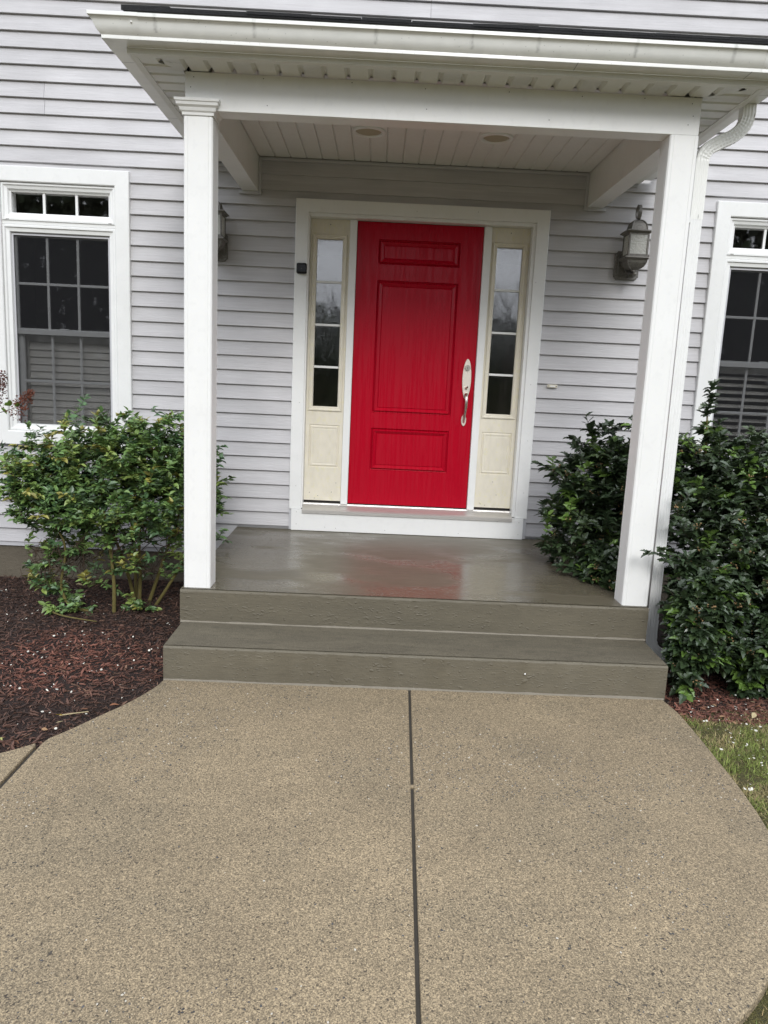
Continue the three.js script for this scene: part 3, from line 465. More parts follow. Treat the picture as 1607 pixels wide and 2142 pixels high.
// ---------------------------------------------------------------- gutter and downspout
const gutterTone = dataTex(1024, 64, (i, j) => { // rain marks under the hangers
  const x = i / 1024 * 3.2 - 1.35; let v = 0.97 + 0.05 * (fbm(i / 14, j / 20, 3, 401) - 0.5);
  for (const h of [-1.05, -0.62, -0.09, 0.33, 0.62, 1.05, 1.48]) { const d = Math.abs(x - h - 0.006 * (vnoise(j / 6, h * 9, 3) - 0.5)); if (d < 0.012 && j > 18) v *= 1 - 0.16 * (1 - d / 0.012) * fbm(i / 2, j / 7, 2, 407) * 1.5; }
  if (hash(i, j, 409) > 0.9985) v *= 0.6; return [v, v * 1.0, v * 0.985]; });
M.gutter = std({ color: lin(0.84, 0.845, 0.84), roughness: 0.28, map: rep(gutterTone, 1 / 3.2, 1, 1.35 / 3.2, 0) });
const gutter = thing('rain_gutter', 'white metal gutter running round the porch eave', 'gutter');
const GP = [[0.0, 0], [0.080, 0], [0.0815, 0.001], [0.082, 0.0135], [0.0815, 0.015], [0.086, 0.019], [0.0925, 0.0255], [0.100, 0.035], [0.1055, 0.046], [0.1095, 0.057], [0.1135, 0.066], [0.1205, 0.0725], [0.1265, 0.075], [0.1275, 0.0765], [0.1275, 0.0895], [0.1265, 0.0905], [0.113, 0.0895]];
const GY = 2.906;
function gutterRun(f, len0, len1, scale = 1) { // open trough: outer skin and inner skin
  const v = [], uv = []; let s = 0;
  for (let i = 0; i + 1 < GP.length; i++) { const p = GP[i], q = GP[i + 1], d = Math.hypot(q[0] - p[0], q[1] - p[1]); const a = f(...p, 0), b = f(...p, 1), c = f(...q, 1), e = f(...q, 0); quad(v, a, b, c, e); const t0 = p[1] / 0.0905, t1 = q[1] / 0.0905, ua = len0(a), ub = len0(b), uc = len0(c), ue = len0(e); uv.push(ua, t0, ub, t0, uc, t1, ua, t0, uc, t1, ue, t1); s += d; }
  let g = new THREE.BufferGeometry(); g.setAttribute('position', new THREE.BufferAttribute(new Float32Array(v), 3)); g.setAttribute('uv', new THREE.BufferAttribute(new Float32Array(uv), 2)); g.computeVertexNormals(); return toCreasedNormals(g, 0.5);
}
const off = (u) => u * 1.013 + 0.0012;
mesh('trough', gutterRun((u, y, e) => [e ? FR + 0.012 + u : FL - 0.012 - u, GY + y, FZ + 0.0125 + u], (p) => p[0]), M.gutter, gutter);
mesh('trough', gutterRun((u, y, e) => [FL - 0.0125 - u, GY + y, e ? FZ + 0.012 + u : 0.012], (p) => p[2]), M.gutter, gutter);
mesh('trough', gutterRun((u, y, e) => [FR + 0.0125 + u, GY + y, e ? 0.012 : FZ + 0.012 + u], (p) => p[2]), M.gutter, gutter);
for (const s of [-1, 1]) { // corner covers, a sheet's thickness proud
  const X = (u, e) => s < 0 ? (e ? FL + 0.075 : FL - 0.012 - u) : (e ? FR + 0.012 + u : FR - 0.075), P = 0.0018;
  const c1 = mesh('corner_cover', gutterRun((u, y, e) => [X(u + P, e), GY + y * 1.012 - P / 2, FZ + 0.0125 + u + P], (p) => p[0]), M.gutter, gutter);
  mesh('corner_return', gutterRun((u, y, e) => [s < 0 ? FL - 0.0125 - u - P : FR + 0.0125 + u + P, GY + y * 1.012 - P / 2, (s < 0) === !!e ? FZ + 0.012 + u + P : FZ - 0.075], (p) => p[2]), M.gutter, c1);
  mesh('rivet', new THREE.SphereGeometry(0.0045, 10, 8).translate(s < 0 ? FL + 0.045 : FR - 0.03, GY + 0.058, FZ + 0.126), M.gutter, c1);
}
for (const x of [-1.05, -0.62, -0.09, 0.33, 0.62, 1.05, 1.48]) mesh('hanger', box(x - 0.012, x + 0.012, GY + 0.0865, GY + 0.0885, FZ + 0.013, FZ + 0.138), M.alu, gutter);
const ds = thing('downspout', 'white ribbed metal downspout beside the right hand porch post', 'downspout');
{
  const prof = []; const W = 0.062, Dp = 0.046; // ribbed front
  for (let k = 0; k <= 8; k++) prof.push([-W / 2 + W * k / 8, Dp / 2 + (k % 2 ? -0.0016 : 0)]); for (let k = 0; k <= 4; k++) prof.push([W / 2 - W * k / 4, -Dp / 2 - (k % 2 ? -0.0016 : 0)]);
  prof.unshift([-W / 2 - 0.002, 0]); prof.splice(10, 0, [W / 2 + 0.002, 0]);
  const run = (pts, n, sc = 1, crimp = 0, loop = 1) => { // profile carried along a path that bends in the x-y plane
    const c = new THREE.CatmullRomCurve3(pts.map((p) => new THREE.Vector3(...p)), false, 'centripetal'), v = []; let prev = null;
    for (let i = 0; i <= n; i++) { const p = c.getPointAt(i / n), t = c.getTangentAt(i / n), side = new THREE.Vector3(-t.y, t.x, 0).normalize(), bend = crimp && Math.abs(side.y) > 0.12 && Math.abs(side.y) < 0.93; const k = sc * (1 + (bend && i % 2 ? -0.07 : 0)); const ring = prof.map(([u, w]) => [p.x + side.x * u * k, p.y + side.y * u * k, p.z + w * k]); if (prev) for (let q = 0; q < ring.length; q++) quad(v, prev[q], ring[q], ring[(q + 1) % ring.length], prev[(q + 1) % ring.length]); prev = ring; }
    return fromTris(v, 0.35); };
  mesh('elbow', run([[1.752, 2.905, 1.455], [1.752, 2.84, 1.455], [1.735, 2.795, 1.455], [1.69, 2.755, 1.455], [1.63, 2.725, 1.455], [1.575, 2.69, 1.455], [1.552, 2.65, 1.455], [1.549, 2.60, 1.455]], 46, 1.04, 1), M.gutter, ds);
  mesh('pipe', run([[1.549, 2.615, 1.455], [1.55, 2.3, 1.455], [1.553, 1.2, 1.455], [1.556, 0.24, 1.455]], 12, 0.98), M.whiteVinyl, ds);
  mesh('pipe_sleeve', run([[1.549, 2.61, 1.455], [1.5495, 2.5, 1.455], [1.5497, 2.355, 1.455]], 4, 1.03), M.gutter, ds);
  mesh('foot_elbow', run([[1.556, 0.25, 1.455], [1.556, 0.17, 1.455], [1.57, 0.10, 1.455], [1.62, 0.05, 1.455], [1.70, 0.03, 1.455]], 18, 1.05, 1), M.whiteVinyl, ds);
  mesh('strap', box(1.481, 1.522, 2.335, 2.362, 1.47, 1.4835, 0.002), M.whiteVinyl, ds);
}

// ---------------------------------------------------------------- fittings
function makeLantern(label, x, y) {
  const L = thing('wall_lantern', label, 'wall lamp', [x, y, 0.0], 'pewter lanterns beside the entry');
  const lathe4 = (pts, n = 4, rot = Math.PI / 4) => { let g = new THREE.LatheGeometry(pts.map(([r, yy]) => new THREE.Vector2(r * (n === 4 ? Math.SQRT2 : 1), yy)), n); g.rotateY(rot); g = g.toNonIndexed(); g.computeVertexNormals(); return uvBox(g); };
  const plate = (w, h, c, z0, z1, yc) => { const s = new THREE.Shape([[-w + c, -h], [w - c, -h], [w - c * 0.6, -h + c * 0.6], [w, -h + c], [w, h - c], [w - c * 0.6, h - c * 0.6], [w - c, h], [-w + c, h], [-w + c * 0.6, h - c * 0.6], [-w, h - c], [-w, -h + c], [-w + c * 0.6, -h + c * 0.6]].map((p) => new THREE.Vector2(...p))); const g = new THREE.ExtrudeGeometry(s, { depth: z1 - z0 - 0.003, bevelEnabled: true, bevelThickness: 0.003, bevelSize: 0.003, bevelSegments: 1 }); g.translate(0, yc, z0); return uvBox(g); };
  const bp = mesh('back_plate', mergeGeometries([plate(0.083, 0.092, 0.018, 0.0, 0.014, -0.2), plate(0.062, 0.072, 0.012, 0.014, 0.024, -0.2)]), M.lampMetal, L);
  const Z = 0.122; // axis of the lantern
  const g = (geo) => geo.translate(0.012, 0, Z);
  mesh('roof', g(mergeGeometries([lathe4([[0.0, 0.080], [0.012, 0.079], [0.028, 0.071], [0.042, 0.054], [0.050, 0.030], [0.053, 0.010]]), lathe4([[0.0, 0.011], [0.056, 0.012], [0.086, 0.004], [0.088, -0.001], [0.086, -0.005], [0.075, -0.008], [0.073, -0.013], [0.067, -0.014], [0, -0.014]])])), M.lampMetal, L);
  for (const [sx, sz] of [[1, 1], [-1, 1], [1, -1], [-1, -1]]) { const t = []; t.push(...tube([[sx * 0.053, 0.010, sz * 0.053], [sx * 0.0505, 0.030, sz * 0.0505], [sx * 0.042, 0.055, sz * 0.042], [sx * 0.028, 0.072, sz * 0.028], [sx * 0.008, 0.081, sz * 0.008]], 0.005, 0.004, 6)); mesh('roof_rib', g(fromTris(t, 0.8)), M.lampMetal, L); }
  for (const [sx, sz] of [[1, 1], [-1, 1], [1, -1], [-1, -1]]) mesh('cage_bar', g(box(sx * 0.062 - 0.006, sx * 0.062 + 0.006, -0.158, -0.013, sz * 0.062 - 0.006, sz * 0.062 + 0.006, 0.002)), M.lampMetal, L);
  for (const s of [-1, 1]) { mesh('cage_rail', g(box(-0.056, 0.056, -0.024, -0.0145, s * 0.062 - 0.004, s * 0.062 + 0.004)), M.lampMetal, L); mesh('cage_rail', g(box(-0.056, 0.056, -0.158, -0.148, s * 0.062 - 0.004, s * 0.062 + 0.004)), M.lampMetal, L); mesh('cage_rail', g(box(s * 0.062 - 0.004, s * 0.062 + 0.004, -0.024, -0.0145, -0.056, 0.056)), M.lampMetal, L); mesh('cage_rail', g(box(s * 0.062 - 0.004, s * 0.062 + 0.004, -0.158, -0.148, -0.056, 0.056)), M.lampMetal, L); }
  for (const s of [-1, 1]) { mesh('glass_pane', g(box(-0.056, 0.056, -0.148, -0.024, s * 0.0615 - 0.0015, s * 0.0615 + 0.0015)), M.lampGlass, L); mesh('glass_pane', g(box(s * 0.0615 - 0.0015, s * 0.0615 + 0.0015, -0.148, -0.024, -0.056, 0.056)), M.lampGlass, L); }
  mesh('socket', g(new THREE.CylinderGeometry(0.016, 0.016, 0.05, 12).translate(0, -0.135, 0)), M.lampMetal, L);
  mesh('bowl', g(mergeGeometries([lathe4([[0, -0.1585], [0.070, -0.1585], [0.084, -0.168], [0.085, -0.173], [0.074, -0.178], [0.071, -0.183], [0.062, -0.185]]), lathe4([[0.066, -0.185], [0.062, -0.203], [0.050, -0.222], [0.034, -0.236], [0.018, -0.243], [0.0, -0.244]])])), M.lampMetal, L);
  for (const [sx, sz] of [[1, 1], [-1, 1], [1, -1], [-1, -1]]) mesh('bowl_rib', g(fromTris(tube([[sx * 0.066, -0.185, sz * 0.066], [sx * 0.061, -0.205, sz * 0.061], [sx * 0.048, -0.226, sz * 0.048], [sx * 0.018, -0.244, sz * 0.018]], 0.0045, 0.004, 6), 0.8)), M.lampMetal, L);
  mesh('finial', g(mergeGeometries([new THREE.CylinderGeometry(0.017, 0.021, 0.012, 14).translate(0, -0.249, 0), new THREE.SphereGeometry(0.0165, 14, 10).translate(0.004, -0.272, 0.025)].map((q) => uvBox(q)))), M.lampMetal, L);
  const band = (pts, w, t) => { const v = []; for (let i = 0; i + 1 < pts.length; i++) { const [y0, z0] = pts[i], [y1, z1] = pts[i + 1]; const d = Math.hypot(y1 - y0, z1 - z0), ny = -(z1 - z0) / d * t, nz = (y1 - y0) / d * t; const q = (sx, yy, zz, k) => [sx * w, yy + k * ny, zz + k * nz]; quad(v, q(-1, y0, z0, 1), q(1, y0, z0, 1), q(1, y1, z1, 1), q(-1, y1, z1, 1)); quad(v, q(-1, y0, z0, -1), q(1, y0, z0, -1), q(1, y1, z1, -1), q(-1, y1, z1, -1)); for (const sx of [-1, 1]) quad(v, q(sx, y0, z0, 1), q(sx, y1, z1, 1), q(sx, y1, z1, -1), q(sx, y0, z0, -1)); } return fromTris(v, 0.6); };
  const ring = []; for (let k = 0; k <= 22; k++) { const a = -0.5 * Math.PI + k / 22 * 2 * Math.PI * 0.93, r = 0.041 - 0.006 * k / 22; ring.push([0.131 + r * 1.18 * Math.sin(a), r * Math.cos(a)]); }
  mesh('hanging_loop', g(band(ring, 0.0095, 0.003)), M.lampMetal, L);
  mesh('loop_stem', g(fromTris(tube([[0, 0.083, 0], [0.002, 0.10, 0.002], [0.0, 0.125, 0.01], [0.004, 0.14, 0.004]], 0.008, 0.004, 8), 0.8)), M.lampMetal, L);
  const arm = []; for (let k = 0; k <= 16; k++) { const t = k / 16; arm.push([lerp(-0.14, -0.272, t) - 0.035 * Math.sin(t * Math.PI), 0.026 + 0.098 * t ** 1.4 - 0.02 * Math.sin(t * Math.PI * 2)]); }
  mesh('scroll_arm', band(arm, 0.030, 0.004).translate(0.004, 0, 0), M.lampMetal, L);
  const curl = []; for (let k = 0; k <= 20; k++) { const a = k / 20 * 1.5 * Math.PI + Math.PI, r = lerp(0.034, 0.012, k / 20); curl.push([-0.265 + r * Math.sin(a), 0.085 + r * Math.cos(a)]); }
  mesh('curl', band(curl, 0.012, 0.0035).translate(0.004, 0, 0), M.lampMetal, L);
  return L;
}
makeLantern('pewter lantern on the siding between door and downspout post', 1.676, 2.5435);
makeLantern('pewter lantern half hidden behind the crowned porch post', -1.178, 2.538);
{
  const c = thing('doorbell_camera', 'small square black camera on the left door casing', 'camera', [-0.576, 2.217, 0.024]);
  mesh('body', new RoundedBoxGeometry(0.072, 0.073, 0.032, 4, 0.014).translate(0, 0, 0.017), M.black, c);
  mesh('lens', new THREE.CylinderGeometry(0.009, 0.009, 0.002, 20).rotateX(Math.PI / 2).translate(0, -0.002, 0.0335), M.black, c);
  mesh('sensor', new THREE.CylinderGeometry(0.0022, 0.0022, 0.002, 10).rotateX(Math.PI / 2).translate(0, -0.002, 0.035), M.nail, c);
}
{
  const p = thing('small_plate', 'tiny cream plastic bar screwed to the siding right of the door', 'plate', [1.228, 1.4965, 0.002]);
  mesh('bar', new RoundedBoxGeometry(0.072, 0.022, 0.013, 2, 0.003).translate(0, 0, 0.0045), M.cream, p);
  for (const x of [-0.028, 0.028]) mesh('screw', new THREE.CylinderGeometry(0.0035, 0.0035, 0.002, 10).rotateX(Math.PI / 2).translate(x, 0, 0.0115), M.nail, p);
  mesh('inset', box(-0.016, 0.016, -0.006, 0.003, 0.011, 0.0124, 0.0004), M.white, p);
}
for (const [x, z, lb] of [[-0.136, 0.655, 'flush ceiling light over the left side of the red door'], [0.625, 0.655, 'flush ceiling light over the right side of the red door']]) {
  const l = thing('ceiling_light', lb, 'ceiling light', [x, CY, z], 'porch ceiling lights');
  mesh('trim_ring', new THREE.LatheGeometry([[0.078, 0.004], [0.078, -0.004], [0.085, -0.013], [0.099, -0.010], [0.103, -0.003], [0.1, 0.002]].map((p) => new THREE.Vector2(...p)), 40), M.white, l);
  mesh('lens', new THREE.LatheGeometry([[0, -0.011], [0.04, -0.0095], [0.07, -0.005], [0.0785, 0.0]].map((p) => new THREE.Vector2(...p)), 40), M.lens, l);
}
// interior shutters behind the lower sashes
function shutter(label, x0, x1, tilt, y0 = 1.03, y1 = 1.69) {
  const s = thing('window_shutter', label, 'shutter', [(x0 + x1) / 2, y0, -0.165]);
  const w = (x1 - x0) / 2, H = y1 - y0;
  mesh('frame', frame(-w, w, 0, H, [[0, -0.014], [0, 0.014], [0.045, 0.014], [0.045, -0.014]]), M.louver, s);
  const n = Math.round((H - 0.1) / 0.052);
  for (let k = 0; k < n; k++) { const y = 0.05 + (k + 0.5) * (H - 0.1) / n; const g = new RoundedBoxGeometry(2 * w - 0.092, 0.060, 0.009, 1, 0.003).rotateX(tilt).translate(0, y, 0); mesh('louver', g, M.louver, s); }
}
shutter('louvered shutter shut behind the lower left window sash', -2.60, -1.905, -0.32);
shutter('louvered shutter tilted open behind the lower right window sash', 2.40, 3.097, -1.25);

// ---------------------------------------------------------------- plants
class Bag { // collects triangles with one colour per leaf
  constructor() { this.p = []; this.n = []; this.c = []; }
  add(proto, m, col) { const pos = proto.attributes.position, nor = proto.attributes.normal, v = new THREE.Vector3(), nm = new THREE.Matrix3().getNormalMatrix(m); for (let i = 0; i < pos.count; i++) { v.fromBufferAttribute(pos, i).applyMatrix4(m); this.p.push(v.x, v.y, v.z); v.fromBufferAttribute(nor, i).applyMatrix3(nm).normalize(); this.n.push(v.x, v.y, v.z); this.c.push(col.r, col.g, col.b); } }
  geo() { const g = new THREE.BufferGeometry(); g.setAttribute('position', new THREE.BufferAttribute(new Float32Array(this.p), 3)); g.setAttribute('normal', new THREE.BufferAttribute(new Float32Array(this.n), 3)); g.setAttribute('color', new THREE.BufferAttribute(new Float32Array(this.c), 3)); return g; }
}
function leafGeo(outline, cup, droop, spine = 0) { // outline: half widths along a unit length, folded on the midrib
  const v = [], P = (t, w, s) => { const bend = droop * t * t; return [s * w, cup * w + (spine && s ? spine * Math.abs(w) * (Math.round(t * 20) % 2 ? 1 : -0.4) : 0) - bend, t * (1 - 0.12 * Math.abs(bend))]; };
  for (let i = 0; i + 1 < outline.length; i++) { const [t0, w0] = outline[i], [t1, w1] = outline[i + 1]; for (const s of [-1, 1]) { const a = P(t0, 0, 0), b = P(t1, 0, 0), c = P(t1, w1, s), d = P(t0, w0, s); if (w1 > 0.001) v.push(...a, ...b, ...c); if (w0 > 0.001) v.push(...a, ...c, ...d); if (w1 <= 0.001) { } } }
  const g = new THREE.BufferGeometry(); g.setAttribute('position', new THREE.BufferAttribute(new Float32Array(v), 3)); g.computeVertexNormals(); return g;
}
const ovate = [[0, 0.0], [0.12, 0.14], [0.35, 0.27], [0.6, 0.25], [0.85, 0.11], [1, 0]];
const hollyO = [[0, 0.0], [0.08, 0.12], [0.2, 0.30], [0.27, 0.20], [0.42, 0.33], [0.5, 0.22], [0.66, 0.27], [0.74, 0.15], [0.86, 0.14], [1, 0]];
const leafA = [leafGeo(ovate, 0.35, 0.15), leafGeo(ovate, 0.6, 0.3), leafGeo(ovate, 0.2, -0.1)];
const leafB = [leafGeo(hollyO, 0.4, 0.2, 0.12), leafGeo(hollyO, 0.6, 0.35, 0.16), leafGeo(hollyO, 0.25, 0.05, 0.1)];
const stemMat = std({ color: lin(0.15, 0.125, 0.035), roughness: 0.85, bumpMap: rep(speck, 8, 8), bumpScale: 0.004 });
const twigMat = std({ color: lin(0.055, 0.035, 0.02), roughness: 0.85 });
const leafMat = (r) => phys({ vertexColors: true, roughness: r, transmission: 0.0, thickness: 0, clearcoat: 0.25, clearcoatRoughness: 0.25 });
function shrub({ name, label, base, stems, tips, leaf, leafMats, tones, size, perTip, mainR, ownLeaf, category = 'shrub', spread = 0.16, rough = 0.45, bare = [] }) {
  const S = thing(name, label, category, base), B = new THREE.Vector3(...base), all = [], nodes = [];
  for (const pts of stems) {
    mesh('stem', fromTris(tube(pts.map((p) => [p[0] - B.x, p[1] - B.y, p[2] - B.z]), mainR * rr(0.75, 1.1), mainR * 0.35, 7), 0.9), stemMat, S);
    const c = new THREE.CatmullRomCurve3(pts.map((p) => new THREE.Vector3(...p))); for (let k = 2; k <= 12; k++) nodes.push({ p: c.getPointAt(k / 12), r: lerp(mainR, mainR * 0.35, k / 12) * 0.6 });
  }
  const tw = []; const targets = tips.map((t) => new THREE.Vector3(...t));
  targets.sort((a, b) => a.distanceTo(B) - b.distanceTo(B));
  for (const t of targets) {
    let best = null, bd = 1e9; for (const n of nodes) { const d = n.p.distanceTo(t) + Math.max(0, n.p.y - t.y) * 1.2; if (d < bd) { bd = d; best = n; } }
    const a = best.p, len = a.distanceTo(t), mid = a.clone().lerp(t, 0.5).add(new THREE.Vector3(rr(-0.1, 0.1), rr(-0.12, 0.04), rr(-0.1, 0.1)).multiplyScalar(len));
    const r0 = Math.min(best.r, 0.0022 + len * 0.006);
    tw.push(...tube([a, mid, t].map((p) => [p.x - B.x, p.y - B.y, p.z - B.z]), r0, 0.0011, 4));
    const c = new THREE.CatmullRomCurve3([a, mid, t]); if (len > 0.12) nodes.push({ p: c.getPointAt(0.45), r: r0 * 0.7 }, { p: c.getPointAt(0.72), r: r0 * 0.6 });
    const dir = c.getTangentAt(1), tone = tones[Math.floor(rnd() ** 1.3 * tones.length)], n = Math.round(perTip * rr(0.6, 1.35));
    for (let k = 0; k < n; k++) {
      const f = 1 - (k / n) ** 1.2 * Math.min(0.9, spread / Math.max(len, spread)), p = c.getPointAt(clamp(f));
      const az = k * 2.4 + rr(-0.4, 0.4), out = new THREE.Vector3(Math.cos(az), 0, Math.sin(az)), up = new THREE.Vector3(0, 1, 0);
      const fw = out.clone().multiplyScalar(rr(0.6, 1)).addScaledVector(dir, k < 4 ? rr(0.5, 1.1) : rr(0.1, 0.6)).addScaledVector(up, rr(-0.35, 0.25)).normalize();
      const nrm = up.clone().addScaledVector(new THREE.Vector3(rr(-1, 1), 0, rr(-0.7, 1.3)), 0.45); const sx = new THREE.Vector3().crossVectors(nrm, fw).normalize(), ny = new THREE.Vector3().crossVectors(fw, sx);
      const s = size * rr(0.5, 1.3) * (k < 4 ? 0.9 : 1), m = new THREE.Matrix4().makeBasis(sx, ny, fw).scale(new THREE.Vector3(s, s, s)).setPosition(p.x - B.x, p.y - B.y, p.z - B.z);
      const q = tone.clone().multiplyScalar(rr(0.75, 1.3)); all.push({ m, q, d: p.distanceTo(camera.position) - 0.12 * Math.random0(), v: Math.floor(rnd() * leaf.length), tone });
    }
  }
  for (const t of bare.map((q) => new THREE.Vector3(...q))) { let best = nodes[0], bd = 1e9; for (const n of nodes) { const d = n.p.distanceTo(t); if (d > 0.1 && d < bd) { bd = d; best = n; } } const mid = best.p.clone().lerp(t, 0.5).add(new THREE.Vector3(rr(-0.04, 0.04), rr(-0.05, 0.02), rr(-0.04, 0.04))); tw.push(...tube([best.p, mid, t].map((p) => [p.x - B.x, p.y - B.y, p.z - B.z]), 0.0028, 0.0012, 4)); nodes.push({ p: mid, r: 0.002 }); }
  mesh('twigs', fromTris(tw), twigMat, S).userData.kind = 'stuff';
  all.sort((a, b) => a.d - b.d);
  const own = Math.min(ownLeaf ?? 290, all.length), bag = new Bag();
  all.forEach((l, i) => { if (i < own) { const o = mesh('leaf', leaf[l.v], leafMats[Math.floor(hash(i, 3, 5) * leafMats.length)], S); o.matrixAutoUpdate = true; l.m.decompose(o.position, o.quaternion, o.scale); } else bag.add(leaf[l.v], l.m, l.q); });
  if (all.length > own) { const o = mesh('foliage', bag.geo(), leafMat(rough), S); o.userData.kind = 'stuff'; }
  return S;
}
Math.random0 = () => hash(Math.floor(rnd() * 9999), 1, 1);
function blobTips(list, n, keep = () => true) { // points through overlapping ellipsoids, thicker near the skin
  const out = []; let g = 0; while (out.length < n && g++ < n * 60) { const [cx, cy, cz, rx, ry, rz] = list[Math.floor(rnd() * list.length)]; const u = rr(-1, 1), a = rr(0, 2 * Math.PI), r = rnd() < 0.05 ? rr(1, 1.28) : rnd() ** 0.38, s = Math.sqrt(1 - u * u); const p = [cx + rx * r * s * Math.cos(a), cy + ry * r * u, cz + rz * r * s * Math.sin(a)]; if (p[1] > -0.02 && keep(p)) out.push(p); } return out;
}
// left shrub: loose, light, with bare stems below
{
  const g = [[0.055, 0.105, 0.035], [0.065, 0.13, 0.04], [0.045, 0.10, 0.045], [0.09, 0.16, 0.045], [0.05, 0.09, 0.05], [0.12, 0.18, 0.05], [0.10, 0.17, 0.05], [0.07, 0.14, 0.055], [0.08, 0.15, 0.05], [0.15, 0.16, 0.04]].map((c) => lin(c[0] * 1.75, c[1] * 1.55, c[2] * 1.4));
  const mats = [0, 1, 2, 3, 4, 5].map((k) => phys({ color: [g[0], g[1], g[2], g[4], g[1], g[3]][k], roughness: 0.45, clearcoat: 0.25, clearcoatRoughness: 0.3 }));
  const base = [-1.55, -0.05, 0.75];
  const stems = [
    [[-1.60, -0.06, 0.92], [-1.605, 0.2, 0.90], [-1.66, 0.48, 0.84], [-1.72, 0.78, 0.78], [-1.70, 1.02, 0.76]],
    [[-1.50, -0.06, 0.74], [-1.49, 0.2, 0.74], [-1.50, 0.45, 0.72], [-1.45, 0.75, 0.68], [-1.40, 1.05, 0.66]],
    [[-1.53, -0.06, 0.70], [-1.60, 0.18, 0.66], [-1.72, 0.45, 0.62], [-1.9, 0.72, 0.6], [-2.02, 0.92, 0.62]],
    [[-1.42, -0.06, 0.72], [-1.30, 0.14, 0.70], [-1.18, 0.36, 0.7], [-1.10, 0.62, 0.7], [-1.03, 0.8, 0.72]],
    [[-1.47, -0.06, 0.66], [-1.38, 0.25, 0.6], [-1.28, 0.58, 0.56], [-1.22, 0.9, 0.55]],
    [[-1.62, -0.05, 0.86], [-1.85, 0.02, 0.95], [-1.92, 0.12, 0.93], [-1.9, 0.4, 0.9], [-2.05, 0.6, 0.86]],
    [[-1.56, -0.06, 0.6], [-1.62, 0.3, 0.45], [-1.66, 0.7, 0.42], [-1.6, 1.0, 0.45]]];
  const blobs = [[-1.75, 0.90, 0.72, 0.54, 0.34, 0.36], [-1.5, 1.0, 0.7, 0.48, 0.24, 0.3], [-2.1, 0.8, 0.72, 0.28, 0.22, 0.26], [-1.42, 0.92, 0.66, 0.38, 0.30, 0.34], [-2.02, 0.70, 0.74, 0.32, 0.24, 0.3], [-1.62, 0.66, 0.86, 0.5, 0.22, 0.3], [-1.25, 0.72, 0.66, 0.28, 0.34, 0.3]];
  let tips = blobTips(blobs, 1750);
  tips = tips.concat(blobTips([[-2.06, 0.2, 0.88, 0.16, 0.16, 0.14], [-1.86, 0.06, 0.95, 0.18, 0.12, 0.12], [-2.05, 0.42, 0.8, 0.2, 0.14, 0.16]], 70), blobTips([[-1.6, 0.36, 0.8, 0.55, 0.22, 0.25]], 110), blobTips([[-1.45, 0.05, 0.9, 0.2, 0.09, 0.1]], 9),
    [[-0.99, 0.95, 0.7], [-0.95, 0.8, 0.74], [-0.93, 0.60, 0.72], [-0.96, 0.5, 0.74], [-0.95, 0.42, 0.7], [-0.99, 0.66, 0.76], [-1.42, 1.24, 0.68], [-1.3, 1.22, 0.66], [-1.2, 1.2, 0.7], [-1.05, 1.14, 0.7], [-1.62, 1.2, 0.7], [-1.75, 1.2, 0.72], [-2.28, 0.98, 0.7], [-2.36, 0.86, 0.74], [-2.33, 0.68, 0.78], [-2.3, 0.56, 0.8], [-2.2, 1.0, 0.72]]);
  shrub({ name: 'evergreen_shrub', label: 'loose light green shrub with bare olive stems under the left window', base, stems, tips, leaf: leafA, leafMats: mats, tones: g, size: 0.045, perTip: 14, mainR: 0.0135, spread: 0.12, bare: blobTips([[-1.75, 0.4, 0.8, 0.45, 0.25, 0.22], [-1.45, 0.38, 0.75, 0.4, 0.28, 0.25], [-1.95, 0.25, 0.88, 0.25, 0.2, 0.12]], 330) });
}
// hollies: dense, dark, glossy
const ht = [[0.026, 0.042, 0.018], [0.030, 0.05, 0.02], [0.024, 0.039, 0.018], [0.038, 0.060, 0.022], [0.028, 0.046, 0.021], [0.075, 0.13, 0.025]].map((c) => lin(c[0] * 1.25, c[1] * 1.25, c[2] * 1.25));
const hm = [0, 1, 2, 3, 4].map((k) => phys({ color: ht[k], roughness: 0.36, clearcoat: 0.5, clearcoatRoughness: 0.22 }));
const berryMat = std({ color: lin(0.28, 0.18, 0.085), roughness: 0.6 });
function berries(S, pts) { const g = []; for (const p of pts) for (let k = 0; k < 9; k++) g.push(new THREE.IcosahedronGeometry(rr(0.0035, 0.0055), 0).translate(p[0] - S.position.x + rr(-0.02, 0.02), p[1] - S.position.y + rr(-0.012, 0.016), p[2] - S.position.z + rr(-0.02, 0.02))); mesh('flower_buds', mergeGeometries(g), berryMat, S).userData.kind = 'stuff'; }
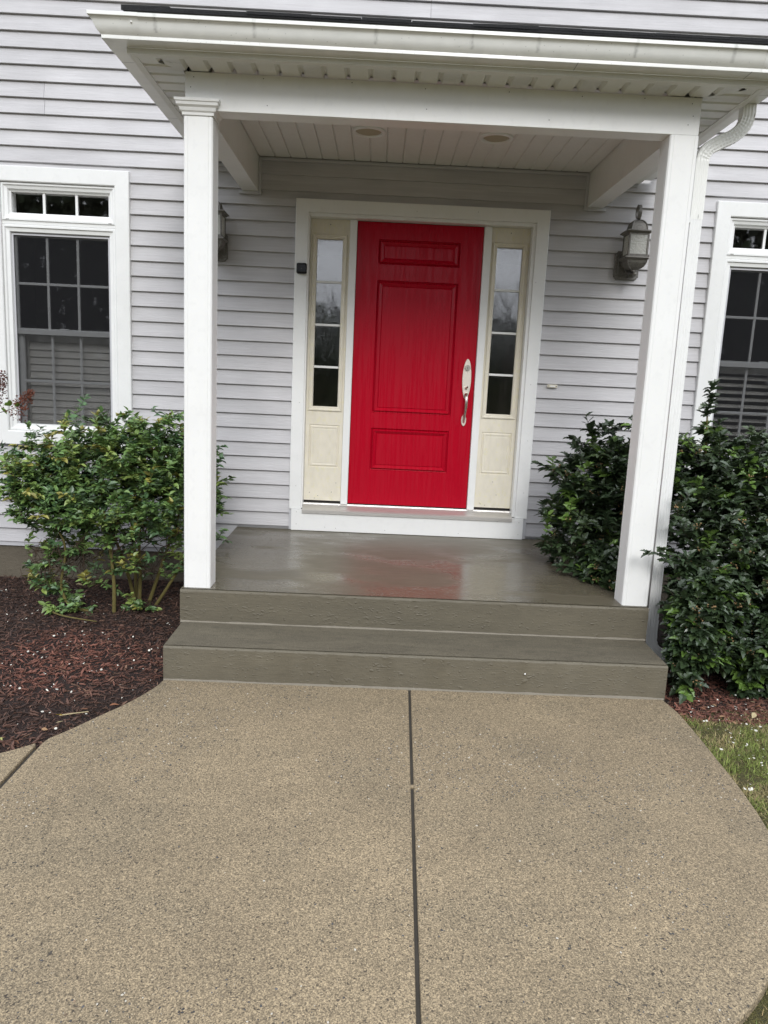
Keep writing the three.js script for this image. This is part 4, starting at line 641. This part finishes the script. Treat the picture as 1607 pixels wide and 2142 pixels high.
{
  const behindPost = (p) => !(p[2] > 1.36 && p[0] < 1.62);
  const tipsA = blobTips([[1.42, 0.90, 0.62, 0.30, 0.36, 0.34], [1.36, 0.60, 0.72, 0.30, 0.34, 0.40], [1.62, 0.95, 0.6, 0.3, 0.36, 0.34], [1.44, 0.42, 1.05, 0.20, 0.16, 0.28]], 900, behindPost).concat([[1.0, 1.02, 0.78], [1.05, 1.0, 0.78], [1.12, 0.97, 0.76], [1.18, 0.96, 0.74], [1.30, 1.31, 0.7], [1.33, 1.24, 0.7], [1.40, 1.26, 0.68], [1.07, 0.56, 0.85], [1.1, 0.5, 0.9], [1.16, 0.56, 0.85], [1.14, 0.42, 1.0], [1.2, 0.42, 1.02], [1.26, 0.42, 1.05], [1.3, 0.40, 1.2], [1.34, 0.40, 1.28]]);
  const A = shrub({ name: 'holly_shrub', label: 'dark holly growing between the house wall and the downspout post', base: [1.62, -0.05, 0.7], stems: [[[1.62, -0.06, 0.7], [1.58, 0.3, 0.68], [1.5, 0.65, 0.64], [1.45, 0.95, 0.62]], [[1.64, -0.06, 0.66], [1.62, 0.35, 0.62], [1.62, 0.75, 0.6], [1.6, 1.1, 0.58]], [[1.6, -0.06, 0.76], [1.56, 0.25, 0.85], [1.48, 0.4, 0.95]]], tips: tipsA, leaf: leafB, leafMats: hm, tones: ht, size: 0.058, perTip: 13, spread: 0.12, mainR: 0.012, rough: 0.36 });
  berries(A, tipsA.filter((p, i) => i % 11 === 0 && p[2] > 0.6));
  const clear = (p) => !(p[0] < 1.60 && p[2] < 1.64) && !(p[0] < 1.66 && p[2] < 1.52 && p[0] > 1.44) && !(p[0] < 1.62 && p[1] > 1.0) && !(p[0] < 1.52 && p[1] < 0.22) && !(p[1] < 0.13 && p[0] > 1.64 && p[0] < 1.88 && p[2] > 1.4);
  const tipsB = blobTips([[1.98, 0.98, 1.05, 0.42, 0.32, 0.42], [2.2, 0.8, 1.2, 0.42, 0.4, 0.45], [1.86, 0.66, 1.42, 0.34, 0.32, 0.34], [2.05, 0.42, 1.52, 0.45, 0.34, 0.34], [1.80, 0.34, 1.58, 0.28, 0.28, 0.24], [2.35, 0.35, 1.4, 0.45, 0.38, 0.45], [1.74, 0.34, 1.72, 0.2, 0.3, 0.14], [2.06, 0.2, 1.72, 0.34, 0.24, 0.2], [2.35, 0.2, 1.70, 0.3, 0.24, 0.24], [1.63, 0.2, 1.84, 0.1, 0.22, 0.10], [1.66, 0.3, 1.8, 0.12, 0.26, 0.12], [1.92, 0.16, 1.82, 0.2, 0.18, 0.12], [2.1, 1.05, 0.95, 0.42, 0.26, 0.4]], 2300, clear).concat([[1.97, 1.54, 0.92], [1.972, 1.48, 0.92], [1.968, 1.43, 0.92], [1.966, 1.37, 0.92], [1.958, 1.32, 0.92], [1.4, 0.68, 1.72], [1.46, 0.70, 1.7], [1.5, 0.64, 1.7], [1.56, 0.66, 1.68], [1.60, 0.6, 1.66], [1.55, 0.92, 1.66], [1.56, 0.84, 1.66], [1.62, 0.98, 1.6], [1.52, 0.5, 1.72], [1.58, 0.5, 1.7], [1.62, 0.42, 1.7], [1.60, 0.34, 1.74], [1.56, 0.1, 1.94], [1.55, 0.03, 1.98], [1.6, 0.14, 1.9], [1.62, 0.2, 1.86], [1.62, 0.08, 1.95]]);
  const Bq = shrub({ name: 'holly_shrub', label: 'large dark holly bush in front of the downspout with a tall sprig', base: [2.05, -0.05, 1.2], stems: [[[2.05, -0.06, 1.2], [2.0, 0.3, 1.2], [1.95, 0.7, 1.1], [1.96, 1.1, 0.98], [1.965, 1.36, 0.92]], [[2.1, -0.06, 1.22], [2.15, 0.35, 1.2], [2.2, 0.75, 1.15]], [[2.0, -0.06, 1.26], [1.9, 0.25, 1.42], [1.8, 0.5, 1.52]], [[2.08, -0.06, 1.3], [2.15, 0.2, 1.45], [2.25, 0.35, 1.5]]], tips: tipsB, leaf: leafB, leafMats: hm, tones: ht, size: 0.060, perTip: 13, spread: 0.12, mainR: 0.014, rough: 0.36 });
  berries(Bq, tipsB.filter((p, i) => i % 11 === 0 && (p[2] > 1.3 || p[0] < 1.8)));
}
{ // the shrub that leans in at the left: one twig with green leaves and dead russet flower heads
  const S = thing('panicle_shrub', 'thin twig with dead russet flower heads before the left window', 'shrub', [-2.55, -0.06, 1.0]), O = new THREE.Vector3(-2.55, -0.06, 1.0);
  const st = (pts, r0, r1) => mesh('stem', fromTris(tube(pts.map((p) => [p[0] - O.x, p[1] - O.y, p[2] - O.z]), r0, r1, 6), 0.9), twigMat, S);
  st([[-2.55, -0.06, 1.0], [-2.5, 0.5, 1.0], [-2.38, 1.05, 1.0], [-2.2, 1.21, 1.0], [-2.1, 1.225, 1.0], [-2.07, 1.26, 1.0], [-2.035, 1.33, 1.0]], 0.008, 0.0014);
  st([[-2.48, 0.7, 1.0], [-2.36, 1.1, 1.02], [-2.25, 1.3, 1.0], [-2.19, 1.4, 1.0]], 0.005, 0.001);
  const rm = std({ color: lin(0.085, 0.022, 0.014), roughness: 0.8 }), rm2 = std({ color: lin(0.14, 0.04, 0.02), roughness: 0.8 });
  const head = (c, d, n, m) => { const bag = new Bag(); for (let k = 0; k < n; k++) { const t = rnd(), w = 0.045 * (1 - 0.55 * t); const p = [c[0] + d[0] * t + rr(-w, w), c[1] + d[1] * t + rr(-w, w), c[2] + rr(-w, w)]; const s = rr(0.006, 0.013); const e = new THREE.Euler(rr(0, 6), rr(0, 6), rr(0, 6)); bag.add(leafA[k % 3], new THREE.Matrix4().makeRotationFromEuler(e).scale(new THREE.Vector3(s * 1.6, s, s)).setPosition(p[0] - O.x, p[1] - O.y, p[2] - O.z), lin(1, 1, 1)); } mesh('flower_head', bag.geo(), m, S); };
  head([-2.12, 1.225, 1.0], [0.09, 0.10], 420, rm2); head([-2.13, 1.20, 1.0], [0.05, -0.03], 50, rm); head([-2.235, 1.26, 1.0], [0.05, 0.16], 480, rm);
  const gl = phys({ color: lin(0.11, 0.20, 0.03), roughness: 0.5, transmission: 0.2, thickness: 0 });
  for (const [x, y, a] of [[-2.16, 1.235, 0.3], [-2.21, 1.225, 2.4], [-2.19, 1.24, 1.2], [-2.13, 1.235, 0.9]]) { const l = mesh('leaf', leafA[0], gl, S); l.position.set(x - O.x, y - O.y, 0.0); l.scale.setScalar(0.05); l.rotation.set(-1.2, a, 0.3); }
}

// ---------------------------------------------------------------- loose stuff on the ground
const dummy = new THREE.Object3D();
function scatter(name, geo, mat, n, place, color, label, category) {
  const im = new THREE.InstancedMesh(geo, mat, n); im.name = name; im.castShadow = im.receiveShadow = true; let k = 0, guard = 0; const c = new THREE.Color();
  while (k < n && guard++ < n * 30) { if (!place(dummy)) continue; dummy.updateMatrix(); im.setMatrixAt(k, dummy.matrix); im.setColorAt(k, color(c, dummy)); k++; }
  im.count = k; im.userData = { kind: 'stuff', label, category }; scene.add(im); return im;
}
const chip = (() => { const g = new THREE.BoxGeometry(1, 0.22, 0.34, 2, 1, 1), p = g.attributes.position; for (let i = 0; i < p.count; i++) { const s = hash(Math.round(p.getX(i) * 10), Math.round(p.getY(i) * 30 + p.getZ(i) * 70), 4) - 0.5; p.setXYZ(i, p.getX(i) * (1 + s * 0.4), p.getY(i) + 0.06 * Math.cos(p.getX(i) * 3), p.getZ(i) * (Math.abs(p.getX(i)) > 0.4 ? 0.45 : 1) + s * 0.1); } g.computeVertexNormals(); return g; })();
const chipMat = std({ color: 0xffffff, roughness: 0.75 });
const inStoop = (x, z) => x > -1.03 && x < 1.50 && z < 1.99;
function chipAt(x0, x1, z0, z1, smax = 1, fy = soilY) { return (d) => { const x = rr(x0, x1), z = rr(z0, z1); if (inWalk(x, z, 0.012) || inStoop(x, z)) return false; const s = (0.005 + 0.027 * rnd() ** 1.5) * smax; d.position.set(x, fy(x, z) + rr(0.0, 0.012), z); d.rotation.set(rr(-0.5, 0.5), rr(0, 6.28), rr(-0.35, 0.35)); d.scale.set(s * rr(0.8, 1.6), s * rr(0.4, 1), s * rr(0.25, 1.1)); return true; }; }
const chipCol = (c, d) => { const x = d.position.x, z = d.position.z, t = rnd(), damp = sstep(0.35, 0.65, fbm(x * 1.3 + 30, z * 1.3 + 12, 3, 601) + 0.25 * sstep(2.0, 0.9, z) - 0.06); const a = rr(0.4, 2.0) * lerp(1.3, 0.7, damp); return t < 0.07 ? c.setRGB(0.11 * a, 0.06 * a, 0.038 * a) : c.setRGB(0.074 * a * lerp(1.15, 0.9, damp), 0.034 * a, 0.023 * a); };
scatter('mulch_chips', chip, chipMat, 30000, chipAt(-3.1, -0.98, 0.0, 3.0), chipCol, 'dark red brown bark chips covering the left bed', 'mulch');
scatter('mulch_chips_001', chip, chipMat, 11000, chipAt(1.46, 2.6, 1.1, 2.17, 1, (x, z) => Math.max(soilY(x, z) + 0.008, z > 2 ? lawnY(x, z) : -1)), chipCol, 'bark chips and dead leaves under the holly', 'mulch');
const petal = new THREE.CircleGeometry(0.5, 6).rotateX(-Math.PI / 2), petalMat = std({ color: 0xffffff, roughness: 0.8 });
{ const p = petal.attributes.position; for (let i = 0; i < p.count; i++) p.setY(i, 0.4 * p.getX(i) ** 2 + 0.1); petal.computeVertexNormals(); }
const petAt = (x0, x1, z0, z1, fy) => (d) => { const x = rr(x0, x1), z = rr(z0, z1); if (inWalk(x, z, 0.005) || inStoop(x, z)) return false; const s = 0.005 + 0.012 * rnd() ** 2; d.position.set(x, fy(x, z) + rr(0.012, 0.02), z); d.rotation.set(rr(-0.5, 0.5), rr(0, 6), rr(-0.5, 0.5)); d.scale.set(s, s, s * rr(0.5, 1)); return true; };
const white = (c) => { const a = rr(0.6, 1); return c.setRGB(0.7 * a, 0.68 * a, 0.60 * a); };
scatter('fallen_petals', petal, petalMat, 420, petAt(-2.9, -1.0, 0.4, 2.9, soilY), white, 'small white petals strewn over the left mulch', 'petals');
scatter('fallen_petals_001', petal, petalMat, 420, petAt(1.46, 2.5, 1.9, 3.4, (x, z) => lawnY(x, z) + 0.015), white, 'small white petals strewn over the lawn', 'petals');
// grass
const blade = (() => { const v = [], N = 4; for (let i = 0; i < N; i++) { const t0 = i / N, t1 = (i + 1) / N, w0 = 0.5 * (1 - t0 ** 1.5), w1 = 0.5 * (1 - t1 ** 1.5), b = (t) => 0.55 * t * t; quad(v, [-w0, t0, b(t0)], [w0, t0, b(t0)], [w1, t1, b(t1)], [-w1, t1, b(t1)]); } const g = new THREE.BufferGeometry(); g.setAttribute('position', new THREE.BufferAttribute(new Float32Array(v), 3)); g.computeVertexNormals(); return g; })();
const grassMat = std({ color: 0xffffff, roughness: 0.7 });
const grassAt = (x0, x1, z0, z1) => (d) => { const x = rr(x0, x1), z = rr(z0, z1); if (inWalk(x, z, 0.004)) return false; const edge = 2.03 + 0.12 * vnoise(x * 5, 2, 3); if (z < edge) return false; if (fbm(x * 7, z * 7, 2, 611) < 0.36 && rnd() < 0.8) return false; const h = rr(0.010, 0.034), flat = rnd() < 0.55; d.position.set(x, lawnY(x, z) - 0.002, z); d.rotation.set(flat ? rr(0.7, 1.35) : rr(-0.15, 0.6), rr(0, 6.28), 0, 'YXZ'); d.scale.set(rr(0.0014, 0.0028), h, h); return true; };
const grassCol = (c, d) => { const x = d.position.x, z = d.position.z, dry = fbm(x * 5 + 3, z * 5, 3, 613) + 0.35 * sstep(2.45, 2.1, z), t = rnd(); const a = rr(0.5, 1.4); return (t < 0.10 + 0.8 * sstep(0.5, 0.78, dry)) ? c.setRGB(0.32 * a, 0.26 * a, 0.12 * a) : c.setRGB(0.17 * a, 0.215 * a, 0.042 * a); };
scatter('grass', blade, grassMat, 60000, grassAt(1.3, 2.45, 2.05, 3.9), grassCol, 'short patchy green and straw coloured grass right of the walkway', 'grass');
scatter('grass_001', blade, grassMat, 5000, grassAt(0.5, 1.7, 3.6, 4.5), (c) => { const a = rr(0.7, 1.3); return rnd() < 0.75 ? c.setRGB(0.26 * a, 0.19 * a, 0.085 * a) : c.setRGB(0.09 * a, 0.13 * a, 0.03 * a); }, 'dry straw grass along the curved walkway edge', 'grass');
// dead leaves, twigs and a weed one could pick up
const deadMats = [lin(0.20, 0.085, 0.04), lin(0.28, 0.17, 0.09), lin(0.14, 0.06, 0.03), lin(0.36, 0.30, 0.17)].map((c) => std({ color: c, roughness: 0.85 }));
const deadSpots = [[1.62, 2.06], [1.70, 2.02], [1.78, 2.0], [1.86, 2.08], [1.92, 2.02], [1.66, 2.14], [1.75, 2.12], [1.83, 2.16], [1.98, 2.12], [1.70, 2.22], [1.60, 2.0], [1.9, 1.95]];
deadSpots.forEach(([x, z], i) => { const l = mesh(numbered('dead_leaf'), leafA[i % 3], deadMats[i % 4]); l.position.set(x, lawnY(x, z) + 0.022, z); l.scale.setScalar(rr(0.022, 0.045)); l.rotation.set(rr(-0.3, 0.3), rr(0, 6), rr(-0.4, 0.4)); l.userData = { label: 'curled brown dead leaf lying below the large holly', category: 'leaf', group: 'dead leaves below the holly' }; scene.add(l); });
[[-1.36, 2.5], [-1.42, 2.62], [-1.30, 2.42], [-1.16, 2.26], [-1.5, 2.65], [-1.24, 2.3], [-2.1, 0.25], [-2.45, 0.2]].forEach(([x, z], i) => { const l = mesh(numbered('dead_leaf'), leafA[i % 3], deadMats[(i + 1) % 4]); l.position.set(x, soilY(x, z) + 0.022, z); l.scale.setScalar(rr(0.025, 0.05)); l.rotation.set(rr(-0.3, 0.3), rr(0, 6), rr(-0.4, 0.4)); l.userData = { label: 'curled tan dead leaf lying on the left mulch', category: 'leaf', group: 'dead leaves on the mulch' }; scene.add(l); });
function twig(label, pts, r, mat) { const t = mesh(numbered('fallen_twig'), fromTris(tube(pts, r, r * 0.5, 6), 0.9), mat); t.userData = { label, category: 'twig', group: 'fallen twigs' }; scene.add(t); }
twig('crooked brown twig lying on mulch beside the bare stems', [[-1.98, soilY(-1.98, 0.98) + 0.03, 0.98], [-1.86, soilY(-1.86, 1.08) + 0.03, 1.08], [-1.74, soilY(-1.74, 1.13) + 0.03, 1.13], [-1.62, soilY(-1.62, 1.16) + 0.025, 1.16]], 0.006, stemMat);
const paleM = std({ color: lin(0.34, 0.34, 0.12), roughness: 0.7 });
{ const w = thing('fallen_sprig', 'pale green stalk with a small flower lying by the walkway joint', 'sprig', [-1.50, soilY(-1.5, 2.63) + 0.03, 2.63]); mesh('stalk', fromTris(tube([[-0.14, 0, 0.03], [-0.06, 0.008, 0.01], [0.03, 0.006, 0]], 0.004, 0.003, 6), 0.9), paleM, w); for (let k = 0; k < 6; k++) { const l = mesh('floret', leafA[k % 3], paleM, w); l.position.set(0.03, 0.008, 0); l.rotation.set(rr(-0.8, 0), k, 0); l.scale.setScalar(0.02); } }
{ const w = thing('fallen_sprig', 'tan stalk with a yellow tip lying on the left mulch', 'sprig', [-1.28, soilY(-1.28, 2.38) + 0.03, 2.38]); mesh('stalk', fromTris(tube([[-0.05, 0, 0.01], [0.0, 0.006, 0], [0.06, 0.004, -0.03]], 0.003, 0.002, 6), 0.9), deadMats[3], w); const ym = std({ color: lin(0.45, 0.32, 0.02), roughness: 0.7 }); for (let k = 0; k < 4; k++) { const l = mesh('floret', leafA[k % 3], ym, w); l.position.set(-0.05, 0.004, 0.01); l.rotation.set(rr(-0.8, 0), k * 1.6, 0); l.scale.setScalar(0.016); } }
{ const p = mesh('fallen_petal', petal.clone(), petalMat); p.position.set(0.765, 0.105, 1.9715); p.rotation.x = Math.PI / 2; p.scale.setScalar(0.008); p.userData = { label: 'single white petal stuck to the lower step riser', category: 'petal' }; scene.add(p); }

// ---------------------------------------------------------------- what the glass and the wet landing mirror: a wood across the lawn
{
  const bark = std({ color: lin(0.07, 0.06, 0.05), roughness: 0.9 }), v = [];
  for (let k = 0; k < 120; k++) { const x = rr(-34, 34), z = rr(30, 40), h = rr(4.6, 6.9); v.push(...tube([[x, -0.3, z], [x + rr(-0.3, 0.3), h * 0.5, z], [x + rr(-0.6, 0.6), h, z + rr(-0.3, 0.3)]], rr(0.11, 0.28), 0.03, 4)); for (let b = 0; b < 9; b++) { const y = h * rr(0.35, 0.92), l = rr(0.5, 1.6), s = rnd() < 0.5 ? -1 : 1; v.push(...tube([[x, y, z], [x + s * l * 0.4, y + l * 0.6, z + rr(-0.3, 0.3)], [x + s * l * 0.55, y + l * 1.2, z + rr(-0.5, 0.5)]], 0.05, 0.012, 3)); } }
  const w = mesh('bare_wood', fromTris(v), bark); w.userData = { kind: 'stuff', label: 'bare grey trees of a wood across the lawn', category: 'wood' }; scene.add(w);
  const im = new THREE.InstancedMesh(leafA[0], std({ color: 0xffffff, roughness: 0.8 }), 46000); im.name = 'evergreen_thicket'; const c = new THREE.Color();
  for (let k = 0; k < 46000; k++) { const x = rr(-36, 36), z = rr(31, 37), top = 3.5 + 1.7 * fbm(x * 0.35 + 50, 3, 3, 701) + (7 + 5 * fbm(x * 0.5 + 20, 9, 3, 703)) * sstep(8.5, 12.5, Math.abs(x)), y = top * rnd() ** 0.8 - 0.1; dummy.position.set(x, y, z); dummy.rotation.set(rr(0, 6), rr(0, 6), rr(0, 6)); dummy.scale.setScalar(rr(0.35, 0.8)); dummy.updateMatrix(); im.setMatrixAt(k, dummy.matrix); const a = rr(0.5, 1.3); im.setColorAt(k, c.setRGB(0.035 * a, 0.05 * a, 0.022 * a)); }
  im.castShadow = im.receiveShadow = true; im.userData = { kind: 'stuff', label: 'dark evergreen thicket at the foot of the far wood', category: 'thicket' }; scene.add(im);
}

renderer.setSize(768, 1024);
renderer.render(scene, camera);
